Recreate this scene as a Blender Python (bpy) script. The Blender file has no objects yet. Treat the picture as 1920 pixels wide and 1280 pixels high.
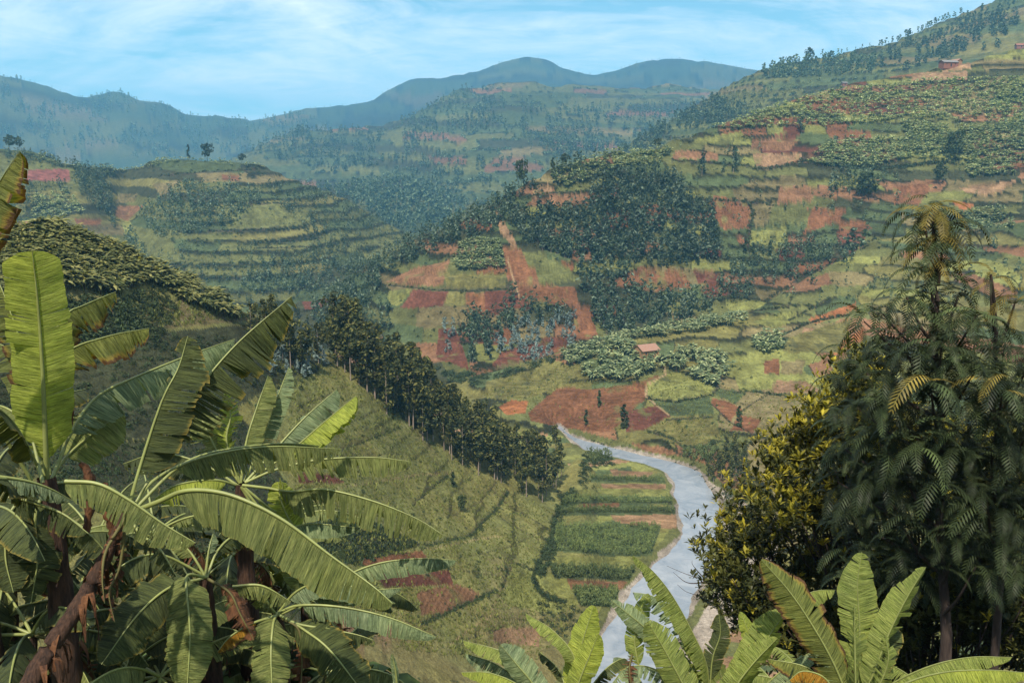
import bpy, math, random
import numpy as np
from mathutils import Vector, Matrix

R = math.radians
scene = bpy.context.scene
COL = scene.collection

# ------------------------------------------------------------------ camera
W0, H0, FPX, PITCH = 1920.0, 1280.0, 1662.8, R(10.6)
cam_data = bpy.data.cameras.new('camera')
cam = bpy.data.objects.new('camera', cam_data)
COL.objects.link(cam)
cam_data.sensor_width = 36.0
cam_data.lens = 36.0 * FPX / W0
cam_data.clip_start = 0.1
cam_data.clip_end = 30000
cam.location = (0, 0, 0)
cam.rotation_euler = (R(90) - PITCH, 0, 0)
scene.camera = cam

# ------------------------------------------------------------------ sky, sun, exposure
SUN_AZ, SUN_EL = R(-166), R(57)          # azimuth from the view direction (+Y), towards the left
world = bpy.data.worlds.new('World')
scene.world = world
world.use_nodes = True
nt = world.node_tree
nt.nodes.clear()
wo = nt.nodes.new('ShaderNodeOutputWorld')
bg = nt.nodes.new('ShaderNodeBackground')
sky = nt.nodes.new('ShaderNodeTexSky')
sky.sky_type = 'NISHITA'
sky.sun_disc = False
sky.sun_elevation = SUN_EL
sky.sun_rotation = SUN_AZ
sky.altitude = 1500
sky.air_density = 1.0
sky.dust_density = 1.2
sky.ozone_density = 1.0
SKY_STRENGTH = 0.12
bg.inputs['Strength'].default_value = SKY_STRENGTH
tc = nt.nodes.new('ShaderNodeTexCoord')
sep = nt.nodes.new('ShaderNodeSeparateXYZ')
nt.links.new(tc.outputs['Generated'], sep.inputs[0])

def wmath(op, a, b=None, clamp=False):
    n = nt.nodes.new('ShaderNodeMath'); n.operation = op; n.use_clamp = clamp
    for i, v in enumerate((a, b)):
        if v is None: continue
        if isinstance(v, (int, float)): n.inputs[i].default_value = v
        else: nt.links.new(v, n.inputs[i])
    return n.outputs[0]
zc = wmath('MAXIMUM', sep.outputs['Z'], 0.0)
zz = wmath('ADD', zc, 0.16)
cx_ = wmath('DIVIDE', sep.outputs['X'], zz)
cy_ = wmath('DIVIDE', sep.outputs['Y'], zz)
comb = nt.nodes.new('ShaderNodeCombineXYZ')
nt.links.new(cx_, comb.inputs[0]); nt.links.new(cy_, comb.inputs[1])
mp = nt.nodes.new('ShaderNodeMapping')
mp.inputs['Rotation'].default_value = (0, 0, R(-32))
mp.inputs['Scale'].default_value = (0.75, 1.0, 1)
mp.inputs['Location'].default_value = (0.3, 0.9, 0)
nt.links.new(comb.outputs[0], mp.inputs[0])
def wnoise(scale, detail, rough, dist, loc=None):
    n = nt.nodes.new('ShaderNodeTexNoise'); n.inputs['Scale'].default_value = scale
    n.inputs['Detail'].default_value = detail; n.inputs['Roughness'].default_value = rough
    n.inputs['Distortion'].default_value = dist
    nt.links.new(mp.outputs[0], n.inputs['Vector'])
    return n.outputs['Fac']
n1 = wnoise(1.1, 8, 0.62, 1.0)
n2 = wnoise(3.6, 8, 0.66, 1.6)
nn = wmath('ADD', wmath('MULTIPLY', n1, 0.72), wmath('MULTIPLY', n2, 0.28))
ramp = nt.nodes.new('ShaderNodeValToRGB')
ramp.color_ramp.elements[0].position = 0.37; ramp.color_ramp.elements[0].color = (0, 0, 0, 1)
ramp.color_ramp.elements[1].position = 0.66; ramp.color_ramp.elements[1].color = (1, 1, 1, 1)
nt.links.new(nn, ramp.inputs[0])
cf = wmath('MULTIPLY', ramp.outputs[0], 0.85)
tint = nt.nodes.new('ShaderNodeMix'); tint.data_type = 'RGBA'; tint.blend_type = 'MULTIPLY'
tint.inputs['Factor'].default_value = 1.0
nt.links.new(sky.outputs[0], tint.inputs['A'])
tint.inputs['B'].default_value = (0.78, 1.03, 0.90, 1)
cl = nt.nodes.new('ShaderNodeMix'); cl.data_type = 'RGBA'
nt.links.new(cf, cl.inputs['Factor'])
nt.links.new(tint.outputs['Result'], cl.inputs['A'])
cl.inputs['B'].default_value = (10.6, 9.9, 9.5, 1)
nt.links.new(cl.outputs['Result'], bg.inputs['Color'])
nt.links.new(bg.outputs[0], wo.inputs['Surface'])

sun_d = bpy.data.lights.new('sun', 'SUN')
sun_d.energy = 5.0
sun_d.angle = R(0.9)
sun_d.color = (1.0, 0.90, 0.72)
sun = bpy.data.objects.new('sun', sun_d)
COL.objects.link(sun)
sd = Vector((math.sin(SUN_AZ) * math.cos(SUN_EL), math.cos(SUN_AZ) * math.cos(SUN_EL), math.sin(SUN_EL)))
sun.rotation_euler = sd.to_track_quat('Z', 'Y').to_euler()
sun.location = (0, 0, 50)

scene.view_settings.view_transform = 'Standard'
scene.view_settings.look = 'None'
scene.view_settings.gamma = 1.0
scene.view_settings.use_curve_mapping = False
scene.view_settings.exposure = 0.56
scene.render.engine = 'CYCLES'
scene.cycles.use_denoising = True
scene.cycles.max_bounces = 5
scene.cycles.diffuse_bounces = 3
scene.cycles.glossy_bounces = 2
scene.cycles.transmission_bounces = 3
scene.cycles.transparent_max_bounces = 6
scene.cycles.volume_bounces = 1
scene.cycles.caustics_reflective = False
scene.cycles.caustics_refractive = False
scene.cycles.use_adaptive_sampling = False

# ------------------------------------------------------------------ pixel <-> world
CP, SP = math.cos(PITCH), math.sin(PITCH)
def ray(px, py):
    """direction of a photo pixel -> (azimuth, tangent of elevation)"""
    px = np.asarray(px, float); py = np.asarray(py, float)
    dx = (px - W0 / 2) / FPX; dy = (H0 / 2 - py) / FPX
    X = dx; Y = CP + SP * dy; Z = -SP + CP * dy
    return np.arctan2(X, Y), Z / np.hypot(X, Y)
def P3(px, py, r):
    a, t = ray(px, py)
    return Vector((r * math.sin(a), r * math.cos(a), r * float(t)))
def project(x, y, z):
    f = y * CP - z * SP
    u = y * SP + z * CP
    f = np.where(f < 0.1, 0.1, f)
    return W0 / 2 + x / f * FPX, H0 / 2 - u / f * FPX

# ------------------------------------------------------------------ noise
def _h(ix, iy, s):
    n = (ix * 374761393 + iy * 668265263 + s * 1442695041) & 0xFFFFFFFF
    n = ((n ^ (n >> 13)) * 1274126177) & 0xFFFFFFFF
    n = n ^ (n >> 16)
    return (n & 0xFFFFFF) / float(0xFFFFFF)
def hash2(a, b, s=0):
    return _h(np.asarray(a).astype(np.int64), np.asarray(b).astype(np.int64), s)
def vnoise(x, y, s=0):
    x0 = np.floor(x); y0 = np.floor(y)
    fx = x - x0; fy = y - y0
    fx = fx * fx * fx * (fx * (fx * 6 - 15) + 10); fy = fy * fy * fy * (fy * (fy * 6 - 15) + 10)
    ix = x0.astype(np.int64); iy = y0.astype(np.int64)
    a = _h(ix, iy, s); b = _h(ix + 1, iy, s); c = _h(ix, iy + 1, s); d = _h(ix + 1, iy + 1, s)
    return (a + (b - a) * fx) * (1 - fy) + (c + (d - c) * fx) * fy
def fbm(x, y, s=0, o=4):
    v = 0; a = 0.5; t = 0
    for i in range(o):
        v = v + a * vnoise(x, y, s + i * 17); t += a
        x = x * 2.03 + 11.3; y = y * 2.03 + 5.7; a *= 0.5
    return v / t * 2 - 1

# ------------------------------------------------------------------ materials
def new_mat(name):
    m = bpy.data.materials.new(name); m.use_nodes = True
    n = m.node_tree; n.nodes.clear()
    return m, n
def N(n, t, **kw):
    x = n.nodes.new(t)
    for k, v in kw.items():
        if k in x.inputs: 
            if hasattr(v, 'is_linked'): n.links.new(v, x.inputs[k])
            else: x.inputs[k].default_value = v
        else: setattr(x, k, v)
    return x
def mixc(n, f, a, b, mode='MIX'):
    x = n.nodes.new('ShaderNodeMix'); x.data_type = 'RGBA'; x.blend_type = mode
    for k, v in (('Factor', f), ('A', a), ('B', b)):
        if hasattr(v, 'is_linked'): n.links.new(v, x.inputs[k])
        else: x.inputs[k].default_value = v if k == 'Factor' else (tuple(v) + (1,) if len(v) == 3 else v)
    return x.outputs['Result']
def ramp_(n, f, p0, p1, c0=(0, 0, 0), c1=(1, 1, 1)):
    x = n.nodes.new('ShaderNodeValToRGB')
    x.color_ramp.elements[0].position = p0; x.color_ramp.elements[0].color = tuple(c0) + (1,)
    x.color_ramp.elements[1].position = p1; x.color_ramp.elements[1].color = tuple(c1) + (1,)
    n.links.new(f, x.inputs[0]); return x.outputs[0]
def noise_(n, vec, scale, detail=4, rough=0.55, dist=0.0):
    x = n.nodes.new('ShaderNodeTexNoise'); x.inputs['Scale'].default_value = scale
    x.inputs['Detail'].default_value = detail; x.inputs['Roughness'].default_value = rough
    x.inputs['Distortion'].default_value = dist
    if vec is not None: n.links.new(vec, x.inputs['Vector'])
    return x
def out_(n, sh):
    o = n.nodes.new('ShaderNodeOutputMaterial'); n.links.new(sh, o.inputs['Surface'])

def ground_mat():
    m, n = new_mat('ground_cover')
    at = n.nodes.new('ShaderNodeAttribute'); at.attribute_name = 'alb'
    ge = n.nodes.new('ShaderNodeNewGeometry')
    pos = ge.outputs['Position']
    a = noise_(n, pos, 0.9, 6, 0.7)
    b = noise_(n, pos, 0.16, 5, 0.6)
    c = noise_(n, pos, 3.5, 3, 0.6)
    s = mixc(n, 0.5, ramp_(n, a.outputs['Fac'], 0.33, 0.68, (0.35,) * 3, (1.5,) * 3), ramp_(n, c.outputs['Fac'], 0.3, 0.7, (0.5,) * 3, (1.45,) * 3))
    s2 = ramp_(n, b.outputs['Fac'], 0.35, 0.66, (0.72, 0.7, 0.66), (1.22, 1.22, 1.18))
    col = mixc(n, 1.0, at.outputs['Color'], s, 'MULTIPLY')
    col = mixc(n, 1.0, col, s2, 'MULTIPLY')
    bs = N(n, 'ShaderNodeBsdfPrincipled', **{'Base Color': col, 'Roughness': 0.95})
    bs.inputs['Specular IOR Level'].default_value = 0.1
    bm = n.nodes.new('ShaderNodeBump'); bm.inputs['Strength'].default_value = 1.0
    bm.inputs['Distance'].default_value = 0.9
    n.links.new(a.outputs['Fac'], bm.inputs['Height']); n.links.new(bm.outputs[0], bs.inputs['Normal'])
    out_(n, bs.outputs[0]); return m

def leaf_mat(name, c0, c1, trans=0.3, rough=0.6, scale=1.5, tc=None, objrand=0.25, c2=None):
    """foliage: two-tone by noise in space, a little varied per object, some light through"""
    m, n = new_mat(name)
    ge = n.nodes.new('ShaderNodeNewGeometry')
    nz = noise_(n, ge.outputs['Position'], scale, 3, 0.7)
    f = ramp_(n, nz.outputs['Fac'], 0.36, 0.64)
    col = mixc(n, f, c0, c1)
    if c2 is not None:
        rp = n.nodes.new('ShaderNodeValToRGB'); rp.color_ramp.elements[0].position = 0.70; rp.color_ramp.elements[1].position = 0.8
        n.links.new(ge.outputs['Random Per Island'], rp.inputs[0])
        col = mixc(n, rp.outputs[0], col, c2)
    oi = n.nodes.new('ShaderNodeObjectInfo')
    g = ramp_(n, oi.outputs['Random'], 0.0, 1.0, (1 - objrand,) * 3, (1 + objrand, 1 + objrand, 1 + objrand * 0.8))
    isl = ramp_(n, ge.outputs['Random Per Island'], 0.0, 1.0, (0.65,) * 3, (1.35,) * 3)
    col = mixc(n, 1.0, col, g, 'MULTIPLY'); col = mixc(n, 1.0, col, isl, 'MULTIPLY')
    bs = N(n, 'ShaderNodeBsdfPrincipled', **{'Base Color': col, 'Roughness': rough})
    bs.inputs['Specular IOR Level'].default_value = 0.16
    tr = n.nodes.new('ShaderNodeBsdfTranslucent')
    tcol = mixc(n, 1.0, col, tc or (1.3, 1.25, 0.6), 'MULTIPLY'); n.links.new(tcol, tr.inputs[0])
    mx = n.nodes.new('ShaderNodeMixShader'); mx.inputs[0].default_value = trans
    n.links.new(bs.outputs[0], mx.inputs[1]); n.links.new(tr.outputs[0], mx.inputs[2])
    out_(n, mx.outputs[0]); return m

def plain_mat(name, c0, c1=None, rough=0.85, scale=4.0, bump=0.3, stretch=None, spec=0.2):
    m, n = new_mat(name)
    c1 = c1 or tuple(x * 0.6 for x in c0)
    t = n.nodes.new('ShaderNodeTexCoord')
    v = t.outputs['Object']
    if stretch:
        mp_ = n.nodes.new('ShaderNodeMapping'); mp_.inputs['Scale'].default_value = stretch
        n.links.new(v, mp_.inputs[0]); v = mp_.outputs[0]
    nz = noise_(n, v, scale, 6, 0.65)
    col = mixc(n, ramp_(n, nz.outputs['Fac'], 0.35, 0.65), c1, c0)
    bs = N(n, 'ShaderNodeBsdfPrincipled', **{'Base Color': col, 'Roughness': rough})
    bs.inputs['Specular IOR Level'].default_value = spec
    bm = n.nodes.new('ShaderNodeBump'); bm.inputs['Strength'].default_value = bump; bm.inputs['Distance'].default_value = 0.05
    n.links.new(nz.outputs['Fac'], bm.inputs['Height']); n.links.new(bm.outputs[0], bs.inputs['Normal'])
    out_(n, bs.outputs[0]); return m

def banana_mat(name, base, light, dry=0.0, trans=0.35, tcol=(1.2, 1.15, 0.45), rough=0.58):
    """big banana blade: UV u runs along the midrib (metres), v from midrib (0) to margin (1)"""
    m, n = new_mat(name)
    uv = n.nodes.new('ShaderNodeUVMap')
    sp_ = n.nodes.new('ShaderNodeSeparateXYZ'); n.links.new(uv.outputs[0], sp_.inputs[0])
    mp_ = n.nodes.new('ShaderNodeMapping'); mp_.inputs['Scale'].default_value = (70, 1.2, 1)
    n.links.new(uv.outputs[0], mp_.inputs[0])
    vein = noise_(n, mp_.outputs[0], 1.0, 5, 0.75, 0.15)
    mp2 = n.nodes.new('ShaderNodeMapping'); mp2.inputs['Scale'].default_value = (24, 1.0, 1)
    n.links.new(uv.outputs[0], mp2.inputs[0])
    band = noise_(n, mp2.outputs[0], 1.0, 3, 0.6)
    ge = n.nodes.new('ShaderNodeNewGeometry')
    big = noise_(n, ge.outputs['Position'], 2.2, 4, 0.6)
    col = mixc(n, ramp_(n, band.outputs['Fac'], 0.35, 0.65), base, light)
    dk = ramp_(n, vein.outputs['Fac'], 0.35, 0.62, (0.42, 0.46, 0.42), (1.38, 1.36, 1.25))
    col = mixc(n, 1.0, col, dk, 'MULTIPLY')
    bl = ramp_(n, big.outputs['Fac'], 0.3, 0.7, (0.8, 0.82, 0.85), (1.18, 1.15, 1.0))
    col = mixc(n, 1.0, col, bl, 'MULTIPLY')
    # yellow and brown scorched margin, ragged by noise
    ed = n.nodes.new('ShaderNodeMath'); ed.operation = 'ADD'
    n.links.new(sp_.outputs['Y'], ed.inputs[0])
    e2 = n.nodes.new('ShaderNodeMath'); e2.operation = 'MULTIPLY'; e2.inputs[1].default_value = 0.55
    n.links.new(band.outputs['Fac'], e2.inputs[0]); n.links.new(e2.outputs[0], ed.inputs[1])
    lo = 1.12 - dry
    ef = ramp_(n, ed.outputs[0], min(lo, 0.98), 1.0)
    rp = n.nodes.new('ShaderNodeMapRange'); rp.inputs['From Min'].default_value = lo; rp.inputs['From Max'].default_value = lo + 0.16
    n.links.new(ed.outputs[0], rp.inputs['Value'])
    col = mixc(n, rp.outputs[0], col, (0.30, 0.23, 0.05))
    rp2 = n.nodes.new('ShaderNodeMapRange'); rp2.inputs['From Min'].default_value = lo + 0.16; rp2.inputs['From Max'].default_value = lo + 0.24
    n.links.new(ed.outputs[0], rp2.inputs['Value'])
    col = mixc(n, rp2.outputs[0], col, (0.13, 0.07, 0.035))
    bs = N(n, 'ShaderNodeBsdfPrincipled', **{'Base Color': col, 'Roughness': rough})
    bs.inputs['Specular IOR Level'].default_value = 0.3
    bm = n.nodes.new('ShaderNodeBump'); bm.inputs['Strength'].default_value = 0.9; bm.inputs['Distance'].default_value = 0.03
    hh = n.nodes.new('ShaderNodeMath'); hh.operation = 'ADD'
    n.links.new(vein.outputs['Fac'], hh.inputs[0]); n.links.new(band.outputs['Fac'], hh.inputs[1])
    n.links.new(hh.outputs[0], bm.inputs['Height']); n.links.new(bm.outputs[0], bs.inputs['Normal'])
    tr = n.nodes.new('ShaderNodeBsdfTranslucent')
    n.links.new(mixc(n, 1.0, col, tcol, 'MULTIPLY'), tr.inputs[0]); n.links.new(bm.outputs[0], tr.inputs['Normal'])
    mx = n.nodes.new('ShaderNodeMixShader'); mx.inputs[0].default_value = trans
    n.links.new(bs.outputs[0], mx.inputs[1]); n.links.new(tr.outputs[0], mx.inputs[2])
    out_(n, mx.outputs[0]); return m

M = {}
M['ground'] = ground_mat()
M['euc'] = leaf_mat('eucalyptus_leaves', (0.028, 0.040, 0.018), (0.066, 0.076, 0.026), 0.22, scale=0.5, c2=(0.12, 0.115, 0.035))
M['euc_far'] = leaf_mat('woodland_leaves', (0.032, 0.055, 0.035), (0.070, 0.105, 0.058), 0.2, scale=0.12, c2=(0.12, 0.155, 0.11))
M['far_leaf'] = leaf_mat('distant_leaves', (0.045, 0.072, 0.045), (0.080, 0.115, 0.065), 0.2, scale=0.05, c2=(0.11, 0.15, 0.09))
M['silver'] = leaf_mat('silver_leaves', (0.12, 0.17, 0.165), (0.22, 0.285, 0.275), 0.15, scale=0.9, tc=(1, 1, 1))
M['shrub'] = leaf_mat('shrub_leaves', (0.026, 0.038, 0.018), (0.055, 0.080, 0.032), 0.2, scale=0.6)
M['ban_far'] = leaf_mat('banana_grove_leaves', (0.105, 0.150, 0.070), (0.22, 0.27, 0.14), 0.3, rough=0.5, scale=0.5, c2=(0.34, 0.37, 0.19))
M['ban_dark'] = leaf_mat('banana_slope_leaves', (0.085, 0.105, 0.035), (0.19, 0.20, 0.075), 0.3, rough=0.5, scale=0.35, c2=(0.25, 0.24, 0.09))
M['maize'] = leaf_mat('maize_leaves', (0.065, 0.095, 0.035), (0.15, 0.185, 0.065), 0.25, scale=0.5)
M['tuft'] = leaf_mat('grass_tufts', (0.120, 0.140, 0.042), (0.195, 0.205, 0.062), 0.3, scale=0.3)
M['under'] = leaf_mat('undergrowth_leaves', (0.045, 0.075, 0.022), (0.10, 0.15, 0.04), 0.3, scale=2.0)
M['bark'] = plain_mat('pale_bark', (0.34, 0.27, 0.22), (0.18, 0.14, 0.12), stretch=(3, 3, 0.6))
M['bark_dark'] = plain_mat('dark_bark', (0.075, 0.055, 0.048), (0.035, 0.026, 0.026), stretch=(3, 3, 0.6), bump=0.8)
M['fern'] = leaf_mat('feathery_leaves', (0.022, 0.033, 0.017), (0.056, 0.078, 0.032), 0.15, rough=0.5, scale=1.2, objrand=0.45)
M['fern_gold'] = leaf_mat('golden_young_leaves', (0.11, 0.095, 0.025), (0.21, 0.165, 0.045), 0.3, rough=0.45, scale=1.5)
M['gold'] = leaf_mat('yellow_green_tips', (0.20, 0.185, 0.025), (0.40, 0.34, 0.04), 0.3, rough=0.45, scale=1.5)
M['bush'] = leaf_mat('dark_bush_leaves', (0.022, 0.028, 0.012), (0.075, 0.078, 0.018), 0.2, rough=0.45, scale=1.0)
M['ban_green'] = banana_mat('banana_blade_green', (0.125, 0.158, 0.055), (0.225, 0.250, 0.098), -0.12, 0.30)
M['ban_lime'] = banana_mat('banana_blade_lime', (0.27, 0.33, 0.06), (0.37, 0.42, 0.09), -0.16, 0.36)
M['ban_fresh'] = banana_mat('banana_blade_fresh', (0.19, 0.245, 0.062), (0.31, 0.355, 0.115), -0.12, 0.34)
M['ban_shade'] = banana_mat('banana_blade_shaded', (0.045, 0.062, 0.026), (0.085, 0.105, 0.038), -0.04, 0.22)  # darkened copy of the green blade, with shade put into its colour
M['ban_olive'] = banana_mat('banana_blade_scorched', (0.13, 0.155, 0.04), (0.21, 0.23, 0.07), 0.18, 0.35)
M['ban_pale'] = banana_mat('banana_blade_bluish', (0.15, 0.21, 0.12), (0.27, 0.33, 0.20), -0.16, 0.25)
M['ban_dry'] = plain_mat('dry_banana_leaf', (0.19, 0.085, 0.04), (0.055, 0.028, 0.02), stretch=(6, 6, 1), bump=0.8)
M['ban_ochre'] = banana_mat('banana_blade_withered', (0.34, 0.16, 0.02), (0.42, 0.24, 0.03), 0.2, 0.4, tcol=(1.3, 0.9, 0.3))
M['rib'] = plain_mat('banana_midrib', (0.25, 0.28, 0.09), (0.17, 0.19, 0.06), rough=0.45, bump=0.1, spec=0.5)
M['rib_dark'] = plain_mat('banana_midrib_dark', (0.13, 0.12, 0.045), (0.08, 0.07, 0.03), rough=0.5, bump=0.1)
M['stem'] = plain_mat('banana_stem_sheath', (0.10, 0.055, 0.038), (0.030, 0.020, 0.018), stretch=(5, 5, 0.8), scale=6, bump=1.0)
M['wall_ochre'] = plain_mat('ochre_mud_plaster', (0.36, 0.20, 0.10), (0.28, 0.15, 0.08), scale=1.5)
M['brick'] = plain_mat('red_mud_brick', (0.26, 0.11, 0.075), (0.18, 0.075, 0.05), scale=2)
M['tile'] = plain_mat('clay_roof_tiles', (0.34, 0.20, 0.15), (0.22, 0.12, 0.09), scale=3, stretch=(6, 1, 1))
M['tin'] = plain_mat('weathered_iron_roof', (0.22, 0.22, 0.22), (0.13, 0.11, 0.11), scale=3, rough=0.5)
M['dark'] = plain_mat('dark_opening', (0.02, 0.015, 0.015), (0.012, 0.01, 0.01))

def water_mat():
    m, n = new_mat('river_water')
    ge = n.nodes.new('ShaderNodeNewGeometry')
    nz = noise_(n, ge.outputs['Position'], 1.6, 5, 0.6)
    lg = noise_(n, ge.outputs['Position'], 0.14, 7, 0.65, 1.2)
    col = mixc(n, ramp_(n, lg.outputs['Fac'], 0.35, 0.65), (0.15, 0.18, 0.22), (0.26, 0.28, 0.31))
    bs = N(n, 'ShaderNodeBsdfPrincipled', **{'Base Color': col, 'Roughness': 0.16})
    bs.inputs['IOR'].default_value = 1.33; bs.inputs['Specular IOR Level'].default_value = 0.8
    bm = n.nodes.new('ShaderNodeBump'); bm.inputs['Strength'].default_value = 0.35; bm.inputs['Distance'].default_value = 0.08
    n.links.new(nz.outputs['Fac'], bm.inputs['Height']); n.links.new(bm.outputs[0], bs.inputs['Normal'])
    out_(n, bs.outputs[0]); return m
M['water'] = water_mat()

# ------------------------------------------------------------------ object helpers
def np_mesh(name, V, F, mats, fmat=None, smooth=False, uv=None, alb=None):
    """V (n,3); F (m,k) with k = 3 or 4, -1 never used"""
    me = bpy.data.meshes.new(name)
    V = np.asarray(V, np.float32); F = np.asarray(F, np.int32)
    k = F.shape[1]; m_ = F.shape[0]
    me.vertices.add(len(V)); me.vertices.foreach_set('co', V.ravel())
    me.loops.add(m_ * k); me.loops.foreach_set('vertex_index', F.ravel())
    me.polygons.add(m_); me.polygons.foreach_set('loop_start', np.arange(0, m_ * k, k, dtype=np.int32))
    me.polygons.foreach_set('loop_total', np.full(m_, k, np.int32))
    for mt in (mats if isinstance(mats, (list, tuple)) else [mats]): me.materials.append(mt)
    if fmat is not None: me.polygons.foreach_set('material_index', np.asarray(fmat, np.int32))
    me.polygons.foreach_set('use_smooth', np.full(m_, smooth, bool))
    if uv is not None:
        l = me.uv_layers.new(name='UVMap'); l.data.foreach_set('uv', np.asarray(uv, np.float32)[F.ravel()].ravel())
    me.update(calc_edges=True)
    if alb is not None:
        a = me.attributes.new('alb', 'FLOAT_COLOR', 'POINT')
        c = np.ones((len(V), 4), np.float32); c[:, :3] = alb
        a.data.foreach_set('color', c.ravel())
    return me
def link(name, me, parent=None, loc=None, rotz=None, scale=None):
    o = bpy.data.objects.new(name, me); COL.objects.link(o)
    if parent is not None: o.parent = parent
    if loc is not None: o.location = loc
    if rotz is not None: o.rotation_euler = (0, 0, rotz)
    if scale is not None: o.scale = (scale,) * 3 if isinstance(scale, (int, float)) else scale
    return o
def tag(o, label=None, cat=None, group=None, kind=None):
    if label: o['label'] = label
    if cat: o['category'] = cat
    if group: o['group'] = group
    if kind: o['kind'] = kind
    return o
def empty(name, loc=(0, 0, 0), rotz=0.0):
    o = bpy.data.objects.new(name, None); COL.objects.link(o)
    o.location = loc; o.rotation_euler = (0, 0, rotz); o.empty_display_size = 0.2
    return o
def sample_spline(P, n):
    """Catmull-Rom through points -> n samples"""
    P = np.array([tuple(p) for p in P], float)
    Q = np.vstack([2 * P[0] - P[1], P, 2 * P[-1] - P[-2]])
    segl = np.linalg.norm(np.diff(P, axis=0), axis=1); cum = np.r_[0, np.cumsum(segl)]
    s = np.linspace(0, cum[-1] - 1e-9, n); i = np.clip(np.searchsorted(cum, s, 'right') - 1, 0, len(P) - 2)
    t = ((s - cum[i]) / np.maximum(segl[i], 1e-9))[:, None]
    p0, p1, p2, p3 = Q[i], Q[i + 1], Q[i + 2], Q[i + 3]
    return 0.5 * (2 * p1 + (p2 - p0) * t + (2 * p0 - 5 * p1 + 4 * p2 - p3) * t ** 2 + (3 * p1 - p0 - 3 * p2 + p3) * t ** 3), s
def tube(P, rad, sides=6, n=None, rng=None, rough=0.0):
    """tapered tube through points P, radii rad -> (V, F quads) with a cap"""
    if n is None: n = max(2, len(P) * 3)
    C, s = sample_spline(P, n)
    rr = np.interp(np.linspace(0, 1, n), np.linspace(0, 1, len(rad)), rad)
    T = np.gradient(C, axis=0); T /= np.linalg.norm(T, axis=1)[:, None] + 1e-9
    ref = np.array([0.13, 0.21, 0.97]); ref2 = np.array([1.0, 0.1, 0.05])
    up = np.where(np.abs(T @ ref)[:, None] > 0.9, ref2, ref)
    A = np.cross(T, up); A /= np.linalg.norm(A, axis=1)[:, None]; B = np.cross(T, A)
    th = np.linspace(0, 2 * np.pi, sides, endpoint=False)
    rj = rr[:, None] * (1 + (rng.uniform(-rough, rough, (n, sides)) if rng is not None else 0))
    V = C[:, None] + (A[:, None] * np.cos(th)[None, :, None] + B[:, None] * np.sin(th)[None, :, None]) * rj[..., None]
    V = V.reshape(-1, 3)
    i = np.arange(n - 1)[:, None] * sides; j = np.arange(sides)[None]; j2 = (j + 1) % sides
    F = np.stack([i + j, i + j2, i + sides + j2, i + sides + j], -1).reshape(-1, 4)
    return V, F
def join(parts):
    Vs, Fs, o = [], [], 0
    for V, F in parts:
        Vs.append(V); Fs.append(F + o); o += len(V)
    return np.vstack(Vs), np.vstack(Fs)
# ------------------------------------------------------------------ terrain: hills from ridge and toe curves
def pchip(x, y, xi):
    x = np.asarray(x, float); y = np.asarray(y, float)
    h = np.diff(x); d = np.diff(y) / h
    m = np.zeros_like(y); m[0] = d[0]; m[-1] = d[-1]
    for i in range(1, len(x) - 1):
        if d[i - 1] * d[i] > 0:
            w1 = 2 * h[i] + h[i - 1]; w2 = h[i] + 2 * h[i - 1]
            m[i] = (w1 + w2) / (w1 / d[i - 1] + w2 / d[i])
    k = np.clip(np.searchsorted(x, xi, 'right') - 1, 0, len(x) - 2)
    t = (xi - x[k]) / h[k]
    return ((1 + 2 * t) * (1 - t) ** 2 * y[k] + t * (1 - t) ** 2 * h[k] * m[k] + t * t * (3 - 2 * t) * y[k + 1] + t * t * (t - 1) * h[k] * m[k + 1])

AZ = np.r_[np.arange(-75, -32, 1.2), np.arange(-32, 32.001, 0.058), np.arange(33, 76, 1.2)] * math.pi / 180
RR = np.exp(np.concatenate([np.arange(math.log(2.0), math.log(118), 0.055), np.arange(math.log(118), math.log(330), 0.0040),
     np.arange(math.log(330), math.log(830), 0.0037), np.arange(math.log(830), math.log(2700), 0.0085), np.arange(math.log(2700), math.log(9000), 0.02)]))
NA, NR = len(AZ), len(RR)
VALLEY = -84.0; WATER = -85.0

def curve(pts, edge):
    a, t = ray([p[0] for p in pts], [p[1] for p in pts]); r = np.array([p[2] for p in pts], float)
    o = np.argsort(a); a, t, r = a[o], t[o], r[o]
    ai = np.clip(AZ, a[0], a[-1])
    ti = pchip(a, t, ai); ri = pchip(a, r, ai)
    over = np.maximum(a[0] - AZ, 0) * edge[0] + np.maximum(AZ - a[-1], 0) * edge[1]
    return ti - over, ri
def hill(curves, edge=(0.6, 0.6), back=0.45, front=0.55, sm=0.010):
    """curves from toe to ridge; each a list of (px, py, distance). edge: how steeply it sinks past its ends"""
    C = [curve(c, edge) for c in curves]
    H = np.empty((NA, NR))
    for i in range(NA):
        r = np.array([c[1][i] for c in C]); t = np.array([c[0][i] for c in C]); z = r * t
        for k in range(1, len(r)): r[k] = max(r[k], r[k - 1] + 3)
        rf = r[0] * 0.4; rb = r[-1] * 1.06; rb2 = r[-1] * 6
        rr = np.r_[rf, r, rb, rb2]
        zz_ = np.r_[z[0] - (r[0] - rf) * front, z, z[-1] - (rb - r[-1]) * back * 0.6, z[-1] - (rb2 - r[-1]) * back]
        H[i] = np.interp(RR, rr, zz_)
    w = int(round(sm / 0.0042)); 
    if w > 0:                                   # round the profile a little
        k = np.hanning(2 * w + 3)[1:-1]; k /= k.sum()
        Hp = np.pad(H, ((0, 0), (w, w)), 'edge')
        H = sum(k[j] * Hp[:, j:j + NR] for j in range(2 * w + 1))
    return H

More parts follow.
